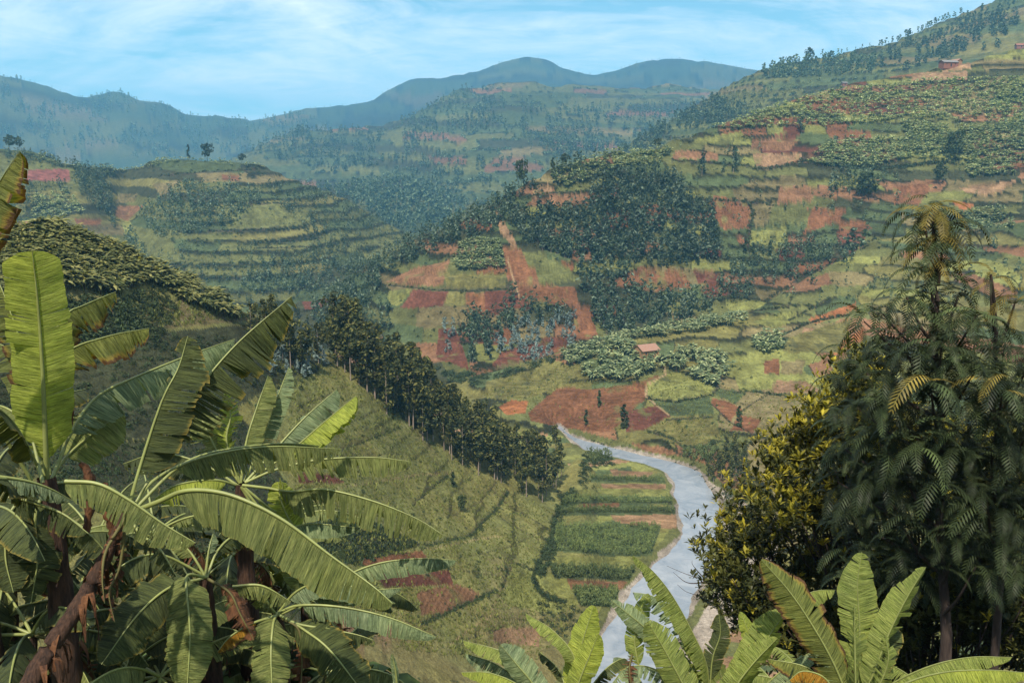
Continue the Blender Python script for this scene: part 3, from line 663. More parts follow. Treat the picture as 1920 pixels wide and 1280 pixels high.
# ---- plots read off the photograph: (type, hill, outline in photo pixels, label or None)
FIELDS = [
 ('tanred', 'terraced', [(726,528),(770,505),(843,488),(836,515),(828,537),(745,533)]),
 ('olive', 'terraced', [(832,514),(950,512),(948,540),(836,542)]),
 ('red', 'terraced', [(942,468),(978,468),(1004,535),(960,537)]),
 ('grass', 'terraced', [(999,487),(1045,487),(1093,526),(1013,534)]),
 ('bright', 'terraced', [(729,545),(774,540),(748,574),(725,567)]),
 ('redd', 'terraced', [(776,543),(840,546),(829,574),(750,578)]),
 ('olive', 'terraced', [(841,546),(873,546),(872,574),(831,574)]),
 ('red', 'terraced', [(874,547),(907,547),(911,593),(876,583)]),
 ('redd', 'terraced', [(908,546),(955,546),(950,588),(912,593)]),
 ('red', 'terraced', [(974,538),(1077,536),(1089,576),(974,562)]),
 ('red', 'terraced', [(1076,580),(1105,586),(1121,628),(1072,640)]),
 ('redd', 'terraced', [(822,614),(854,613),(880,692),(818,672)]),
 ('redd', 'terraced', [(939,660),(1027,632),(1077,631),(1020,668),(921,686)]),
 ('red', 'terraced', [(1168,517),(1215,500),(1279,506),(1298,540),(1222,548)]),
 ('redd', 'terraced', [(1300,508),(1349,518),(1392,546),(1322,560)]),
 ('bright', 'terraced', [(985,390),(1063,386),(1063,405),(992,405)]),
 ('tanred', 'terraced', [(985,384),(1010,369),(1112,362),(1112,385)]),
 ('tan', 'terraced', [(1000,352),(1028,344),(1036,362),(998,368)]),
 ('tan', 'terraced', [(916,388),(934,376),(938,400),(950,425),(968,455),(975,470),(962,466),(940,436),(928,410)]),
 ('red', 'terraced', [(1326,393),(1337,366),(1405,377),(1408,428),(1356,430)]),
 ('dry', 'terraced', [(1411,381),(1454,377),(1440,420),(1415,428)]),
 ('tanred', 'terraced', [(1461,351),(1526,347),(1522,375),(1456,386)]),
 ('grass', 'terraced', [(1446,389),(1523,391),(1511,421),(1441,419)]),
 ('red', 'terraced', [(1529,391),(1590,393),(1563,420),(1505,438)]),
 ('red', 'terraced', [(1675,351),(1752,343),(1726,382),(1676,382)]),
 ('tan', 'terraced', [(1797,352),(1907,338),(1865,366),(1810,360)]),
 ('bright', 'terraced', [(1408,434),(1477,425),(1466,468),(1404,457)]),
 ('red', 'terraced', [(1570,415),(1615,413),(1639,430),(1577,439)]),
 ('bright', 'terraced', [(1863,462),(1935,450),(1935,497),(1863,497)]),
 ('tan', 'terraced', [(1525,524),(1585,502),(1583,512),(1532,532)]),
 ('orange', 'terraced', [(1782,374),(1828,384),(1805,398)]),
 ('tanred', 'terraced', [(1268,282),(1345,286),(1348,300),(1262,297)]),
 ('tanred', 'terraced', [(1410,262),(1468,256),(1500,262),(1480,283),(1408,280)]),
 ('tan', 'terraced', [(1410,288),(1480,286),(1515,294),(1450,312),(1420,316)]),
 ('redd', 'terraced', [(1470,236),(1500,230),(1512,250),(1468,255)]),
 ('tan', 'terraced', [(1712,136),(1815,134),(1812,150),(1708,152)]),
 ('redd', 'terraced', [(1697,162),(1738,160),(1740,172),(1698,172)]),
 ('bright', 'terraced', [(1820,92),(1940,84),(1940,108),(1818,112)]),
 ('tan', 'terraced', [(1762,116),(1815,106),(1822,130),(1768,134)]),
 ('bright', 'terraced', [(1300,262),(1390,246),(1396,256),(1310,272)]),
 ('redd', 'terraced', [(1590,470),(1620,462),(1625,478),(1600,484)]),
 ('bright', 'shoulder', [(1413,603),(1469,584),(1512,588),(1452,618)]),
 ('orange', 'shoulder', [(1514,599),(1605,567),(1605,580),(1532,607)]),
 ('tan', 'shoulder', [(1506,615),(1537,615),(1526,628),(1503,626)]),
 ('orange', 'shoulder', [(1562,651),(1618,615),(1618,638),(1562,668)]),
 ('olive', 'shoulder', [(1480,632),(1600,595),(1572,662),(1465,659)]),
 ('red', 'shoulder', [(1433,676),(1461,674),(1462,703),(1432,701)]),
 ('dry', 'shoulder', [(1465,676),(1512,676),(1504,700),(1464,702)]),
 ('bright', 'shoulder', [(1373,700),(1454,699),(1447,731),(1388,732)]),
 ('tan', 'shoulder', [(1457,714),(1510,714),(1546,735),(1448,736)]),
 ('red', 'shoulder', [(1337,744),(1392,764),(1371,788),(1332,757)]),
 ('red', 'shoulder', [(1386,778),(1429,786),(1412,811),(1370,806)]),
 ('red', 'shoulder', [(990,774),(1046,726),(1102,730),(1180,721),(1236,703),(1234,716),(1208,726),(1210,748),(1190,765),(1172,787),(1137,810),(1066,803),(995,789)]),
 ('bright', 'shoulder', [(1212,717),(1265,697),(1337,724),(1334,738),(1272,749),(1216,746)]),
 ('redd', 'shoulder', [(1174,772),(1243,757),(1258,780),(1208,806),(1174,810)]),
 ('olive', 'shoulder', [(1247,783),(1335,781),(1352,822),(1289,841),(1210,809)]),
 ('tanred', 'shoulder', [(1180,830),(1243,836),(1282,856),(1208,845)]),
 ('olive', 'shoulder', [(912,715),(962,698),(1100,678),(1110,690),(1058,720),(1000,745),(942,750),(907,737)]),
 ('orange', 'shoulder', [(935,762),(960,750),(992,752),(985,775),(950,778)]),
 ('crop', 'shoulder', [(1216,752),(1330,742),(1338,776),(1258,780)]),
 ('crop', 'shoulder', [(1342,726),(1400,734),(1380,757),(1345,742)]),
 ('pink', 'left_hill', [(54,318),(128,317),(133,340),(48,340)]),
 ('red', 'left_hill', [(416,327),(449,327),(449,338),(416,338)]),
 ('dry', 'left_hill', [(285,345),(342,338),(303,369)]),
 ('dry', 'left_hill', [(222,364),(259,364),(252,379),(217,381)]),
 ('tanred', 'left_hill', [(221,386),(270,386),(239,415),(217,405)]),
 ('red', 'left_hill', [(141,411),(191,410),(189,422),(143,422)]),
 ('bright', 'left_hill', [(229,416),(243,414),(264,455),(268,492),(245,478)]),
 ('grass', 'left_hill', [(400,386),(520,382),(580,400),(585,420),(430,432)]),
 ('dry', 'slope', [(255,583),(400,552),(484,592),(470,600),(302,618)]),
 ('scrub', 'slope', [(-200,560),(60,565),(250,592),(310,622),(480,606),(560,640),(605,690),(530,716),(440,765),(300,820),(-300,860)]),
 ('scrub', 'slope', [(-400,862),(300,822),(440,768),(470,800),(520,880),(558,950),(558,1042),(640,1062),(600,1220),(300,1400),(-400,1400)]),
 ('scrub', 'slope', [(530,950),(690,975),(792,1020),(675,1060),(560,1040)]),
 ('red', 'slope', [(672,1050),(790,1031),(802,1045),(700,1072)]),
 ('redd', 'slope', [(700,1076),(842,1068),(852,1094),(720,1102)]),
 ('tanred', 'slope', [(780,1107),(857,1093),(899,1111),(870,1141),(790,1152)]),
 ('tan', 'slope', [(640,1163),(730,1168),(747,1197),(680,1197)]),
 ('tan', 'slope', [(925,1178),(1012,1173),(1012,1212),(925,1202)]),
 ('bright', 'slope', [(942,1118),(965,1056),(1062,1080),(1090,1130),(1042,1152),(952,1132)]),
 ('redd', 'slope', [(560,885),(625,890),(650,905),(560,905)]),
 ('tan', 'valley', [(1142,880),(1224,886),(1216,894),(1150,893)]),
 ('crop', 'valley', [(1106,890),(1246,894),(1250,906),(1108,903)]),
 ('tan', 'valley', [(1128,907),(1248,907),(1250,916),(1130,914)]),
 ('bright', 'valley', [(1065,916),(1255,917),(1258,930),(1058,930)]),
 ('crop', 'valley', [(1056,931),(1261,931),(1262,946),(1055,946)]),
 ('tanred', 'valley', [(1086,943),(1164,943),(1160,951),(1086,951)]),
 ('crop', 'valley', [(1054,952),(1266,950),(1267,964),(1050,966)]),
 ('tan', 'valley', [(1145,965),(1268,964),(1270,990),(1215,990),(1150,976)]),
 ('crop', 'valley', [(1044,984),(1240,984),(1222,1040),(1180,1046),(1038,1032)]),
 ('bright', 'valley', [(1028,1044),(1205,1042),(1190,1066),(1025,1062)]),
 ('crop', 'valley', [(1032,1064),(1192,1068),(1180,1088),(1040,1084)]),
 ('tanred', 'valley', [(1062,1086),(1178,1090),(1165,1104),(1070,1102)]),
 ('crop', 'valley', [(1075,1108),(1160,1106),(1150,1138),(1090,1136)]),
]
ptmp_x = (PXg + 2.2 * fbm(PXg / 16, PYg / 16, 91, 3)); ptmp_y = (PYg + 1.6 * fbm(PXg / 16, PYg / 16, 92, 3))
FID = np.full((NA, NR), -1, int)
visd = VIS.copy()
visd[:, 1:] |= VIS[:, :-1]; visd[:, :-1] |= VIS[:, 1:]
for fi, (ty, hk, poly) in enumerate(FIELDS):
    xs = [p[0] for p in poly]; ys = [p[1] for p in poly]
    bb = (PXg > min(xs) - 6) & (PXg < max(xs) + 6) & (PYg > min(ys) - 6) & (PYg < max(ys) + 6) & visd & (RRg > 100) & (SD > 0.5)
    if hk == 'valley': bb &= HH < VALLEY + 8
    else: bb &= (HID == NI[hk]) | (HID == NI['valley'])
    idx = np.where(bb)
    if not len(idx[0]): continue
    ins = inpoly(poly, ptmp_x[idx], ptmp_y[idx])
    ii, jj = idx[0][ins], idx[1][ins]
    FID[ii, jj] = fi
    h_ = 0.9 + 0.2 * _h(fi, 7, 3)
    x, y = Xg[ii, jj], Yg[ii, jj]
    ang = 0.5 + 2.5 * _h(fi, 3, 5); per = 1.5 if ty in ('red', 'redd', 'tan', 'tanred', 'orange') else 2.2
    row = 0.5 + 0.5 * np.sin((HH[ii, jj] * 2.2 + (x * math.cos(ang) + y * math.sin(ang)) * 0.35 + fbm(x / 12, y / 12, fi) * 1.5) * 2 * math.pi / per)
    pn = fbm(x / 7, y / 7, fi + 50, 4)
    c = PAL[ty] * .86 * h_ * (0.76 + 0.36 * row + 0.26 * pn)[:, None]
    mixw = np.clip(fbm(x / 5, y / 5, fi + 90, 4) * 2.4 - 0.7, 0, 0.7)[:, None]
    other = PAL['grass'] if ty in ('red', 'redd', 'tan', 'tanred', 'orange', 'pink') else PAL['scrub']
    ALB[ii, jj] = c * (1 - mixw) + other * mixw

# gravel bars beside the river
for poly in ([(1052,808),(1080,820),(1130,834),(1190,848),(1215,856),(1180,862),(1120,848),(1070,830)], [(1318,895),(1366,940),(1378,970),(1402,1000),(1385,1060),(1340,1110),(1300,1180),(1240,1290),(1290,1290),(1420,1120),(1470,1000),(1380,930)],
             [(1200,1075),(1225,1058),(1215,1082),(1185,1120),(1150,1165),(1120,1215),(1140,1150),(1175,1100)], [(1246,886),(1262,890),(1266,905),(1258,908)]):
    m = inpoly(poly, ptmp_x, ptmp_y) & (HH < VALLEY + 6) & (RRg > 100) & (FID < 0)
    ALB[m] = PAL['gravel']
# darker, bushy terrace banks and worn paths drawn as lines over the ground
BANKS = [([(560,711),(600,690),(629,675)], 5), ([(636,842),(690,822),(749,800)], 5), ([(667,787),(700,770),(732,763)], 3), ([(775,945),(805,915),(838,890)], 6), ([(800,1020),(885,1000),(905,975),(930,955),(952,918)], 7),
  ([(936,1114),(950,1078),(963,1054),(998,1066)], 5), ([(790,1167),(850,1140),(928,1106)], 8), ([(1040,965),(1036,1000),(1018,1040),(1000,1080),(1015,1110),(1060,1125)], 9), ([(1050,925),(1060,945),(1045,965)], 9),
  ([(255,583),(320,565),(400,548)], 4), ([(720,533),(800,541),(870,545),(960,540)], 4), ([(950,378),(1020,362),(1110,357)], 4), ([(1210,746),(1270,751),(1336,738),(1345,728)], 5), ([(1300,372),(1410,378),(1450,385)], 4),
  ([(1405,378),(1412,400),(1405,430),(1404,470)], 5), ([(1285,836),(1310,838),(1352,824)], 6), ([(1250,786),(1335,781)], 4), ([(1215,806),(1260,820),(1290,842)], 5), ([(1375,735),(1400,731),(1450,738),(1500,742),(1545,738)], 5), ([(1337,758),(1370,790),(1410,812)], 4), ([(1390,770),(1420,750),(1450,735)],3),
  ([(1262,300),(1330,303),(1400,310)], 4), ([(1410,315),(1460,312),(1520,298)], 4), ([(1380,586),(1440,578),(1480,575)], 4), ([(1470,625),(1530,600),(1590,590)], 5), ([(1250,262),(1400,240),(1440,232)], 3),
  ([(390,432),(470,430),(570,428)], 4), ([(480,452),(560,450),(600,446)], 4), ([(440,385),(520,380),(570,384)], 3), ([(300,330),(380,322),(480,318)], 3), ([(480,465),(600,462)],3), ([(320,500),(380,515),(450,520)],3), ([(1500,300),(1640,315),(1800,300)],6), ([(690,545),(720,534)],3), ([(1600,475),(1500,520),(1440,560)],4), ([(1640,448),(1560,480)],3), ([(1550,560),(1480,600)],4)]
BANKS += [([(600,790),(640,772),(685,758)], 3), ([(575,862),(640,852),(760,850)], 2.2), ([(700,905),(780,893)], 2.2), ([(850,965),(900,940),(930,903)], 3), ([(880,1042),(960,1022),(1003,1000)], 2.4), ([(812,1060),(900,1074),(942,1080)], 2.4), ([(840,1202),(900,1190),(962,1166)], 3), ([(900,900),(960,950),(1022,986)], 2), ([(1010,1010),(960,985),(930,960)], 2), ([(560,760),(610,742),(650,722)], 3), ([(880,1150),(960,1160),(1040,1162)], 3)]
PATHS = [([(931,1124),(918,1156),(880,1180),(838,1210)], 2.6), ([(1245,688),(1248,702),(1212,722),(1210,742),(1232,760),(1253,778)], 4), ([(940,1005),(905,1008),(800,1030)], 2), ([(1220,1078),(1040,1072),(1030,1066)], 0.1), ([(560,968),(640,912),(700,905),(780,890),(850,885)], 2), ([(950,480),(962,520),(975,560)], 3)]
def line_mask(pl, w):
    x = [p[0] for p in pl]; y = [p[1] for p in pl]
    bb = np.where((PXg > min(x) - 14) & (PXg < max(x) + 14) & (PYg > min(y) - 14) & (PYg < max(y) + 14) & visd & (RRg > 100))
    px_, py_ = ptmp_x[bb], ptmp_y[bb]; d = np.full(px_.shape, 1e9)
    for (x0, y0), (x1, y1) in zip(pl, pl[1:]):
        vx, vy = x1 - x0, y1 - y0; L = vx * vx + vy * vy + 1e-9
        t = np.clip(((px_ - x0) * vx + (py_ - y0) * vy) / L, 0, 1)
        d = np.minimum(d, np.hypot(px_ - x0 - t * vx, (py_ - y0 - t * vy) * 1.4))
    return bb, d
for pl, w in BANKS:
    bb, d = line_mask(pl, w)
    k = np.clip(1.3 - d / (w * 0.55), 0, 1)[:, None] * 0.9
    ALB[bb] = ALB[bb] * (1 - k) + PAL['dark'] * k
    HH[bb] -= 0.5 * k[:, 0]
for pl, w in PATHS:
    bb, d = line_mask(pl, w)
    k = np.clip(1.2 - d / (w * 0.6), 0, 1)[:, None]
    ALB[bb] = ALB[bb] * (1 - k) + PAL['path'] * k

# ------------------------------------------------------------------ ground meshes
VID = np.arange(NA * NR).reshape(NA, NR)
Q = np.stack([VID[:-1, :-1], VID[:-1, 1:], VID[1:, 1:], VID[1:, :-1]], -1)
Q = Q[..., ::-1]
fid_f = np.where((FID[:-1, :-1] == FID[1:, 1:]), FID[:-1, :-1], -1)
hid_f = HID[:-1, :-1]
ALLV = np.stack([Xg, Yg, HH], -1).reshape(-1, 3)
ALLA = (ALB * (1 + 0.10 * fbm(Xg / 3, Yg / 3, 55, 2)[..., None])).reshape(-1, 3)
def sub_mesh(name, mask):
    f = Q[mask]
    if not len(f): return None
    u, inv = np.unique(f, return_inverse=True)
    return np_mesh(name, ALLV[u], inv.reshape(f.shape), M['ground'], smooth=True, alb=ALLA[u])
GN = {'slope': 'hillside', 'shoulder': 'hill', 'terraced': 'hill', 'left_hill': 'hill', 'wooded_spur': 'hill', 'back_ridge': 'hill', 'middle_hill': 'hill', 'far_left': 'mountain', 'far_range': 'mountain', 'near_bank': 'ground', 'valley': 'valley_floor'}
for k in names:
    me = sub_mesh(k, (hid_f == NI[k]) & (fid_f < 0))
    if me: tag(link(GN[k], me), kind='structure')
FNAME = {'red': 'ploughed_field', 'redd': 'ploughed_field', 'tan': 'bare_field', 'tanred': 'ploughed_field', 'orange': 'bare_earth', 'pink': 'ploughed_field', 'grass': 'grass_field', 'bright': 'grass_field', 'olive': 'grass_field', 'dry': 'stubble_field', 'crop': 'crop_field', 'scrub': 'scrub_field'}
for fi, (ty, hk, poly) in enumerate(FIELDS):
    me = sub_mesh(FNAME[ty], fid_f == fi)
    if me: tag(link(FNAME[ty], me), kind='structure')
# ground behind the camera: the hillside goes on up
def back_height(x, y):
    r = np.hypot(x, y); a = np.arctan2(x, y)
    return -4.8 + np.maximum(-y, 0) * 0.35 + 0.4 * fbm(x / 9, y / 9, 4)
aa = np.linspace(R(75), R(285), 70); rb = np.exp(np.linspace(math.log(2.0), math.log(2500), 60))
bx = rb[None] * np.sin(aa[:, None]); by = rb[None] * np.cos(aa[:, None])
edge_h = np.where(np.sin(aa[:, None]) > 0, HH[-1, np.clip(np.searchsorted(RR, rb), 0, NR - 1)][None], HH[0, np.clip(np.searchsorted(RR, rb), 0, NR - 1)][None])
wb = np.clip(np.minimum(aa - R(75), R(285) - aa) / R(35), 0, 1)[:, None]; wb = wb * wb * (3 - 2 * wb)
bz = edge_h * (1 - wb) + np.minimum(back_height(bx, by), 260) * wb
# the patch right under the camera
V = np.stack([bx, by, bz], -1).reshape(-1, 3); vi = np.arange(70 * 60).reshape(70, 60)
F = np.stack([vi[:-1, :-1], vi[1:, :-1], vi[1:, 1:], vi[:-1, 1:]], -1).reshape(-1, 4)[:, ::-1]
tag(link('hillside', np_mesh('hillside_behind', V, F, M['ground'], smooth=True, alb=np.tile(PAL['grass'], (len(V), 1)))), kind='structure')
ring = np.vstack([ALLV.reshape(NA, NR, 3)[:, 0], V.reshape(70, 60, 3)[1:-1, 0]])
Vc = np.vstack([ring, [[0, 0, -4.6]]]); nr_ = len(ring)
F = np.array([[i, (i + 1) % nr_, nr_] for i in range(nr_)])[:, ::-1]
tag(link('ground', np_mesh('ground_underfoot', Vc, F, M['ground'], smooth=True, alb=np.tile(PAL['litter'], (nr_ + 1, 1)))), kind='structure')

# river surface
def fill_strip(L, Rr, z, nm, mat):
    a = np.array(on_plane([p[0] for p in L], [p[1] for p in L], z)).T
    b = np.array(on_plane([p[0] for p in Rr][::-1], [p[1] for p in Rr][::-1], z)).T
    A, _ = sample_spline(np.c_[a, np.full(len(a), z)], 60); B, _ = sample_spline(np.c_[b, np.full(len(b), z)], 60)
    mid = (A + B) / 2; A = mid + (A - mid) * 1.25 + 0; B = mid + (B - mid) * 1.25
    V = np.vstack([A, B]); i = np.arange(59)
    return np_mesh(nm, V, np.stack([i, i + 60, i + 61, i + 1], -1), mat)
me = fill_strip(RIV_L, RIV_R, WATER, 'river', M['water'])
tag(link('river', me), kind='structure')

# ------------------------------------------------------------------ haze
HAZE_DENSITY = 1.85e-4
def haze_box():
    x0, x1, y0, y1, z0, z1 = -9200, 9200, -2600, 9300, -2300, 760
    V = [(x, y, z) for x in (x0, x1) for y in (y0, y1) for z in (z0, z1)]
    F = [(0, 1, 3, 2), (4, 6, 7, 5), (0, 4, 5, 1), (2, 3, 7, 6), (0, 2, 6, 4), (1, 5, 7, 3)]
    m, n = new_mat('haze_air')
    o = n.nodes.new('ShaderNodeOutputMaterial'); v = n.nodes.new('ShaderNodeVolumePrincipled')
    v.inputs['Color'].default_value = (0.22, 0.62, 1.0, 1); v.inputs['Density'].default_value = HAZE_DENSITY
    v.inputs['Anisotropy'].default_value = 0.1
    n.links.new(v.outputs[0], o.inputs['Volume'])
    return tag(link('haze', np_mesh('haze', V, F, m)), kind='stuff')
haze_box()
# ------------------------------------------------------------------ vegetation
rs = np.random.RandomState(11)
def rand_in_poly(poly, n, rng):
    poly = list(poly); xs = [p[0] for p in poly]; ys = [p[1] for p in poly]
    out = np.zeros((0, 2))
    while len(out) < n:
        c = np.c_[rng.uniform(min(xs), max(xs), n * 2), rng.uniform(min(ys), max(ys), n * 2)]
        c = c[inpoly(poly, c[:, 0], c[:, 1])]
        out = np.vstack([out, c])
    return out[:n]
def clump_pts(poly, n, rng, patch=14, thr=-0.1, seed=0):
    """random points in a photo outline, bunched by noise"""
    c = rand_in_poly(poly, n * 3, rng)
    v = fbm(c[:, 0] / patch, c[:, 1] / patch * 1.6, 200 + seed, 3)
    c = c[v > thr]
    return c[:n]

def quads_cloud(cent, nrm_bias, size, rng, aspect=0.55):
    """one bent leaf-clump face per centre -> V, F (tris)"""
    n = len(cent)
    d = rng.normal(size=(n, 3)); d /= np.linalg.norm(d, axis=1)[:, None]
    nb = d * 0.8 + nrm_bias; nb /= np.linalg.norm(nb, axis=1)[:, None] + 1e-9
    a = np.cross(nb, rng.normal(size=(n, 3))); a /= np.linalg.norm(a, axis=1)[:, None] + 1e-9
    b = np.cross(nb, a)
    s = (size * rng.uniform(0.6, 1.4, n))[:, None] if np.ndim(size) == 0 else (size * rng.uniform(0.7, 1.3, n))[:, None]
    p0 = cent - a * s; p1 = cent + b * s * aspect; p2 = cent + a * s; p3 = cent - b * s * aspect * rng.uniform(0.3, 1, (n, 1)) + nb * s * 0.3
    V = np.stack([p0, p1, p2, p3], 1).reshape(-1, 3)
    i = np.arange(n) * 4
    F = np.concatenate([np.c_[i, i + 1, i + 2], np.c_[i, i + 2, i + 3]])
    return V, F

def tree_template(seed, h=16.0, crown0=0.35, wid=0.16, lobes=16, leaves=420, leaf=0.55, kind='euc'):
    """trunk (V,F quads) and crown (V,F tris); unit: metres, base at z=0"""
    g = np.random.RandomState(seed)
    lean = g.normal(0, 0.015, 2) * h
    pts = [(0, 0, -0.4), (lean[0] * .3, lean[1] * .3, h * .35), (lean[0] * .7, lean[1] * .6, h * .7), (lean[0], lean[1], h * .95)]
    tr = [tube(pts, [h * 0.012, h * 0.009, h * 0.006, h * 0.002], 5, 7)]
    C = []; B = []
    for k in range(lobes):
        f = (k + g.uniform(0, 1)) / lobes
        z = h * (crown0 + (1 - crown0) * f * 0.97)
        if kind == 'euc': w = h * wid * (0.55 + 0.75 * math.sin(math.pi * min(1, 0.12 + f * 0.85))) * g.uniform(0.6, 1.2)
        elif kind == 'column': w = h * wid * (0.8 + 0.3 * math.sin(math.pi * f)) * (1 - 0.55 * f)
        elif kind == 'cone': w = h * wid * (1.15 - f)
        else: w = h * wid * math.sqrt(max(0.05, 1 - (2 * f - 1) ** 2)) * g.uniform(0.8, 1.2)
        th = g.uniform(0, 2 * math.pi); rr = w * g.uniform(0.25, 0.95) * (1 if f < 0.9 else 0.25)
        fx = np.interp(z / h, [0, .35, .7, .95], [0, .3, .7, 1])
        c = np.array([lean[0] * fx + rr * math.cos(th), lean[1] * fx + rr * math.sin(th), z])
        lr = w * g.uniform(0.38, 0.62) + 0.03 * h * 0.6
        n = max(4, leaves // lobes)
        d = g.normal(size=(n, 3)); d /= np.linalg.norm(d, axis=1)[:, None]
        rad = lr * g.uniform(0.45, 1.05, (n, 1))
        p = c + d * rad * np.array([1, 1, 0.95 if kind != 'flat' else 0.5])
        C.append(p); B.append(d * 0.9 + np.array([0, 0, 0.45]))
        if k % 3 == 0 and leaves > 150:
            zb = max(z - w * 0.8, h * crown0 * 0.8)
            fxb = np.interp(zb / h, [0, .35, .7, .95], [0, .3, .7, 1])
            tr.append(tube([(lean[0] * fxb, lean[1] * fxb, zb), tuple((np.array([lean[0] * fxb, lean[1] * fxb, zb]) + c) / 2 + [0, 0, -0.1]), tuple(c)], [h * .004, h * .002, h * .001], 3, 4))
    C = np.vstack(C); B = np.vstack(B)
    return join(tr), quads_cloud(C, B, leaf, g)

def mini_tree(seed, h=10, wid=0.22, n=12, leaf=1.2, kind='euc', trunk=True):
    """far tree: a few ragged faces around a trunk, tris only"""
    tr, cr = tree_template(seed, h, 0.18, wid, max(4, n // 4), n, leaf, kind)
    if not trunk: return cr
    V = np.array([(-h * .012, 0, -0.5), (h * .012, 0, -0.5), (0, 0, h * .6), (0, -h * .012, -0.5), (0, h * .012, -0.5)])
    return join([cr, (V, np.array([[0, 1, 2], [3, 4, 2]]))])

def scatter(name, temps, pts, scales, mat, kind='stuff', rng=rs, parent=None, lab=None, sink=0.0, tilt=0.0):
    """join many small copies into one stuff mesh"""
    pts = np.asarray(pts); n = len(pts)
    if n == 0: return None
    which = rng.randint(0, len(temps), n); Vs, Fs, o = [], [], 0
    for k, (V, F) in enumerate(temps):
        sel = np.where(which == k)[0]
        if not len(sel): continue
        th = rng.uniform(0, 2 * np.pi, len(sel)); c, s = np.cos(th), np.sin(th)
        sc = np.asarray(scales)[sel][:, None]
        X = (V[None, :, 0] * c[:, None] - V[None, :, 1] * s[:, None]) * sc + pts[sel, 0:1]
        Y = (V[None, :, 0] * s[:, None] + V[None, :, 1] * c[:, None]) * sc + pts[sel, 1:2]
        Z = V[None, :, 2] * sc + pts[sel, 2:3] - sink
        W = np.stack([X, Y, Z], -1).reshape(-1, 3)
        Fk = (F[None] + (np.arange(len(sel)) * len(V))[:, None, None]).reshape(-1, 3)
        Vs.append(W); Fs.append(Fk + o); o += len(W)
    me = np_mesh(name, np.vstack(Vs), np.vstack(Fs), mat)
    ob = link(name, me, parent); tag(ob, label=lab, kind=kind)
    return ob

def euc_meshes(tag_, mat, bark, specs):
    out = []
    for i, s in enumerate(specs):
        (tv, tf), (cv, cf) = tree_template(**s)
        out.append((np_mesh(tag_ + '_trunk', tv, tf, bark, smooth=True), np_mesh(tag_ + '_crown', cv, cf, mat), s['h']))
    return out
def put_tree(name, tm, p, sc, rot, label, cat, group=None):
    e = empty(name, p, rot); e.scale = (sc, sc, sc)
    tag(e, label, cat, group)
    link('trunk', tm[0], e); link('crown', tm[1], e)
    return e

# --- templates
T_row = euc_meshes('row_tree', M['euc'], M['bark'], [dict(seed=s, h=15.5, crown0=c0, wid=w, lobes=lb, leaves=430, leaf=0.55) for s, c0, w, lb in
      [(1, .30, .11, 15), (2, .16, .12, 17), (3, .36, .10, 12), (4, .24, .14, 17), (5, .10, .11, 18), (6, .42, .11, 11), (7, .30, .15, 15)]])
T_wood = euc_meshes('wood_tree', M['euc_far'], M['bark'], [dict(seed=20 + s, h=9.0, crown0=.2, wid=.17, lobes=10, leaves=110, leaf=0.75) for s in range(6)])
T_silver = euc_meshes('silver_tree', M['silver'], M['bark'], [dict(seed=40 + s, h=6.0, crown0=.12, wid=.20, lobes=9, leaves=130, leaf=0.45) for s in range(4)])
T_col = euc_meshes('column_tree', M['shrub'], M['bark_dark'], [dict(seed=60 + s, h=7.0, crown0=.08, wid=.15, lobes=12, leaves=260, leaf=0.45, kind='column') for s in range(3)])
T_round = euc_meshes('round_tree', M['shrub'], M['bark_dark'], [dict(seed=70 + s, h=9.0, crown0=.35, wid=.36, lobes=16, leaves=300, leaf=0.7, kind='round') for s in range(4)])
mini_e = [mini_tree(100 + i, 9, .19, 22, 1.0) for i in range(8)]
mini_f = [mini_tree(120 + i, 9, .18, 12, 1.5, trunk=False) for i in range(6)]
def bush_temp(seed, n, leaf, flat=0.6):
    g = np.random.RandomState(seed)
    d = g.normal(size=(n, 3)); d /= np.linalg.norm(d, axis=1)[:, None]; d[:, 2] = np.abs(d[:, 2])
    p = d * g.uniform(0.5, 1.0, (n, 1)) * np.array([1, 1, flat * 1.5])
    return quads_cloud(p, d * 0.8 + [0, 0, .4], leaf, g)
bush_t = [bush_temp(i, 16, 0.42) for i in range(6)]
bush_near = [bush_temp(30 + i, 60, 0.2) for i in range(4)]

# --- eucalyptus row along the crest of the near slope
def along(pl, n, g):
    p, _ = sample_spline([(x, y, 0) for x, y in pl], n); return p[:, :2]
ROW = [(632, 688), (690, 735), (760, 795), (830, 842), (900, 885), (960, 915), (1010, 932), (1045, 930)]
g = np.random.RandomState(5)
base = along(ROW, 116, g)
base += g.normal(0, 4, base.shape)
gp = ground_at(base[:, 0], base[:, 1])
extra = []
row_pts = []
for k, p in enumerate(gp):
    if np.isnan(p[0]): continue
    a, r = math.atan2(p[0], p[1]), math.hypot(p[0], p[1])
    rr = r + (0 if k % 4 == 0 else g.uniform(0, 20)) ; aj = a + g.normal(0, 0.004)
    x, y = rr * math.sin(aj), rr * math.cos(aj)
    row_pts.append((x, y, float(height(np.array([x]), np.array([y]))[0])))
    if g.rand() < 0.25:
        rr = r + g.uniform(8, 26); x, y = rr * math.sin(aj), rr * math.cos(aj)
        row_pts.append((x, y, float(height(np.array([x]), np.array([y]))[0])))
row_pts = np.array(row_pts)
px_, py_ = project(row_pts[:, 0], row_pts[:, 1], row_pts[:, 2])
def zone_label(lb, pts, p, H_, hs):
    X, Y = project(pts[:, 0], pts[:, 1], pts[:, 2]); x, y = project(*p)
    fx = (x - X.min()) / max(1, X.max() - X.min()); fy = (y - Y.min()) / max(1, Y.max() - Y.min())
    v = 'upper' if fy < .33 else 'lower' if fy > .66 else 'mid'
    h_ = 'left' if fx < .25 else 'right' if fx > .75 else 'inner left' if fx < .5 else 'inner right'
    return f'{lb}, {v} {h_} part'
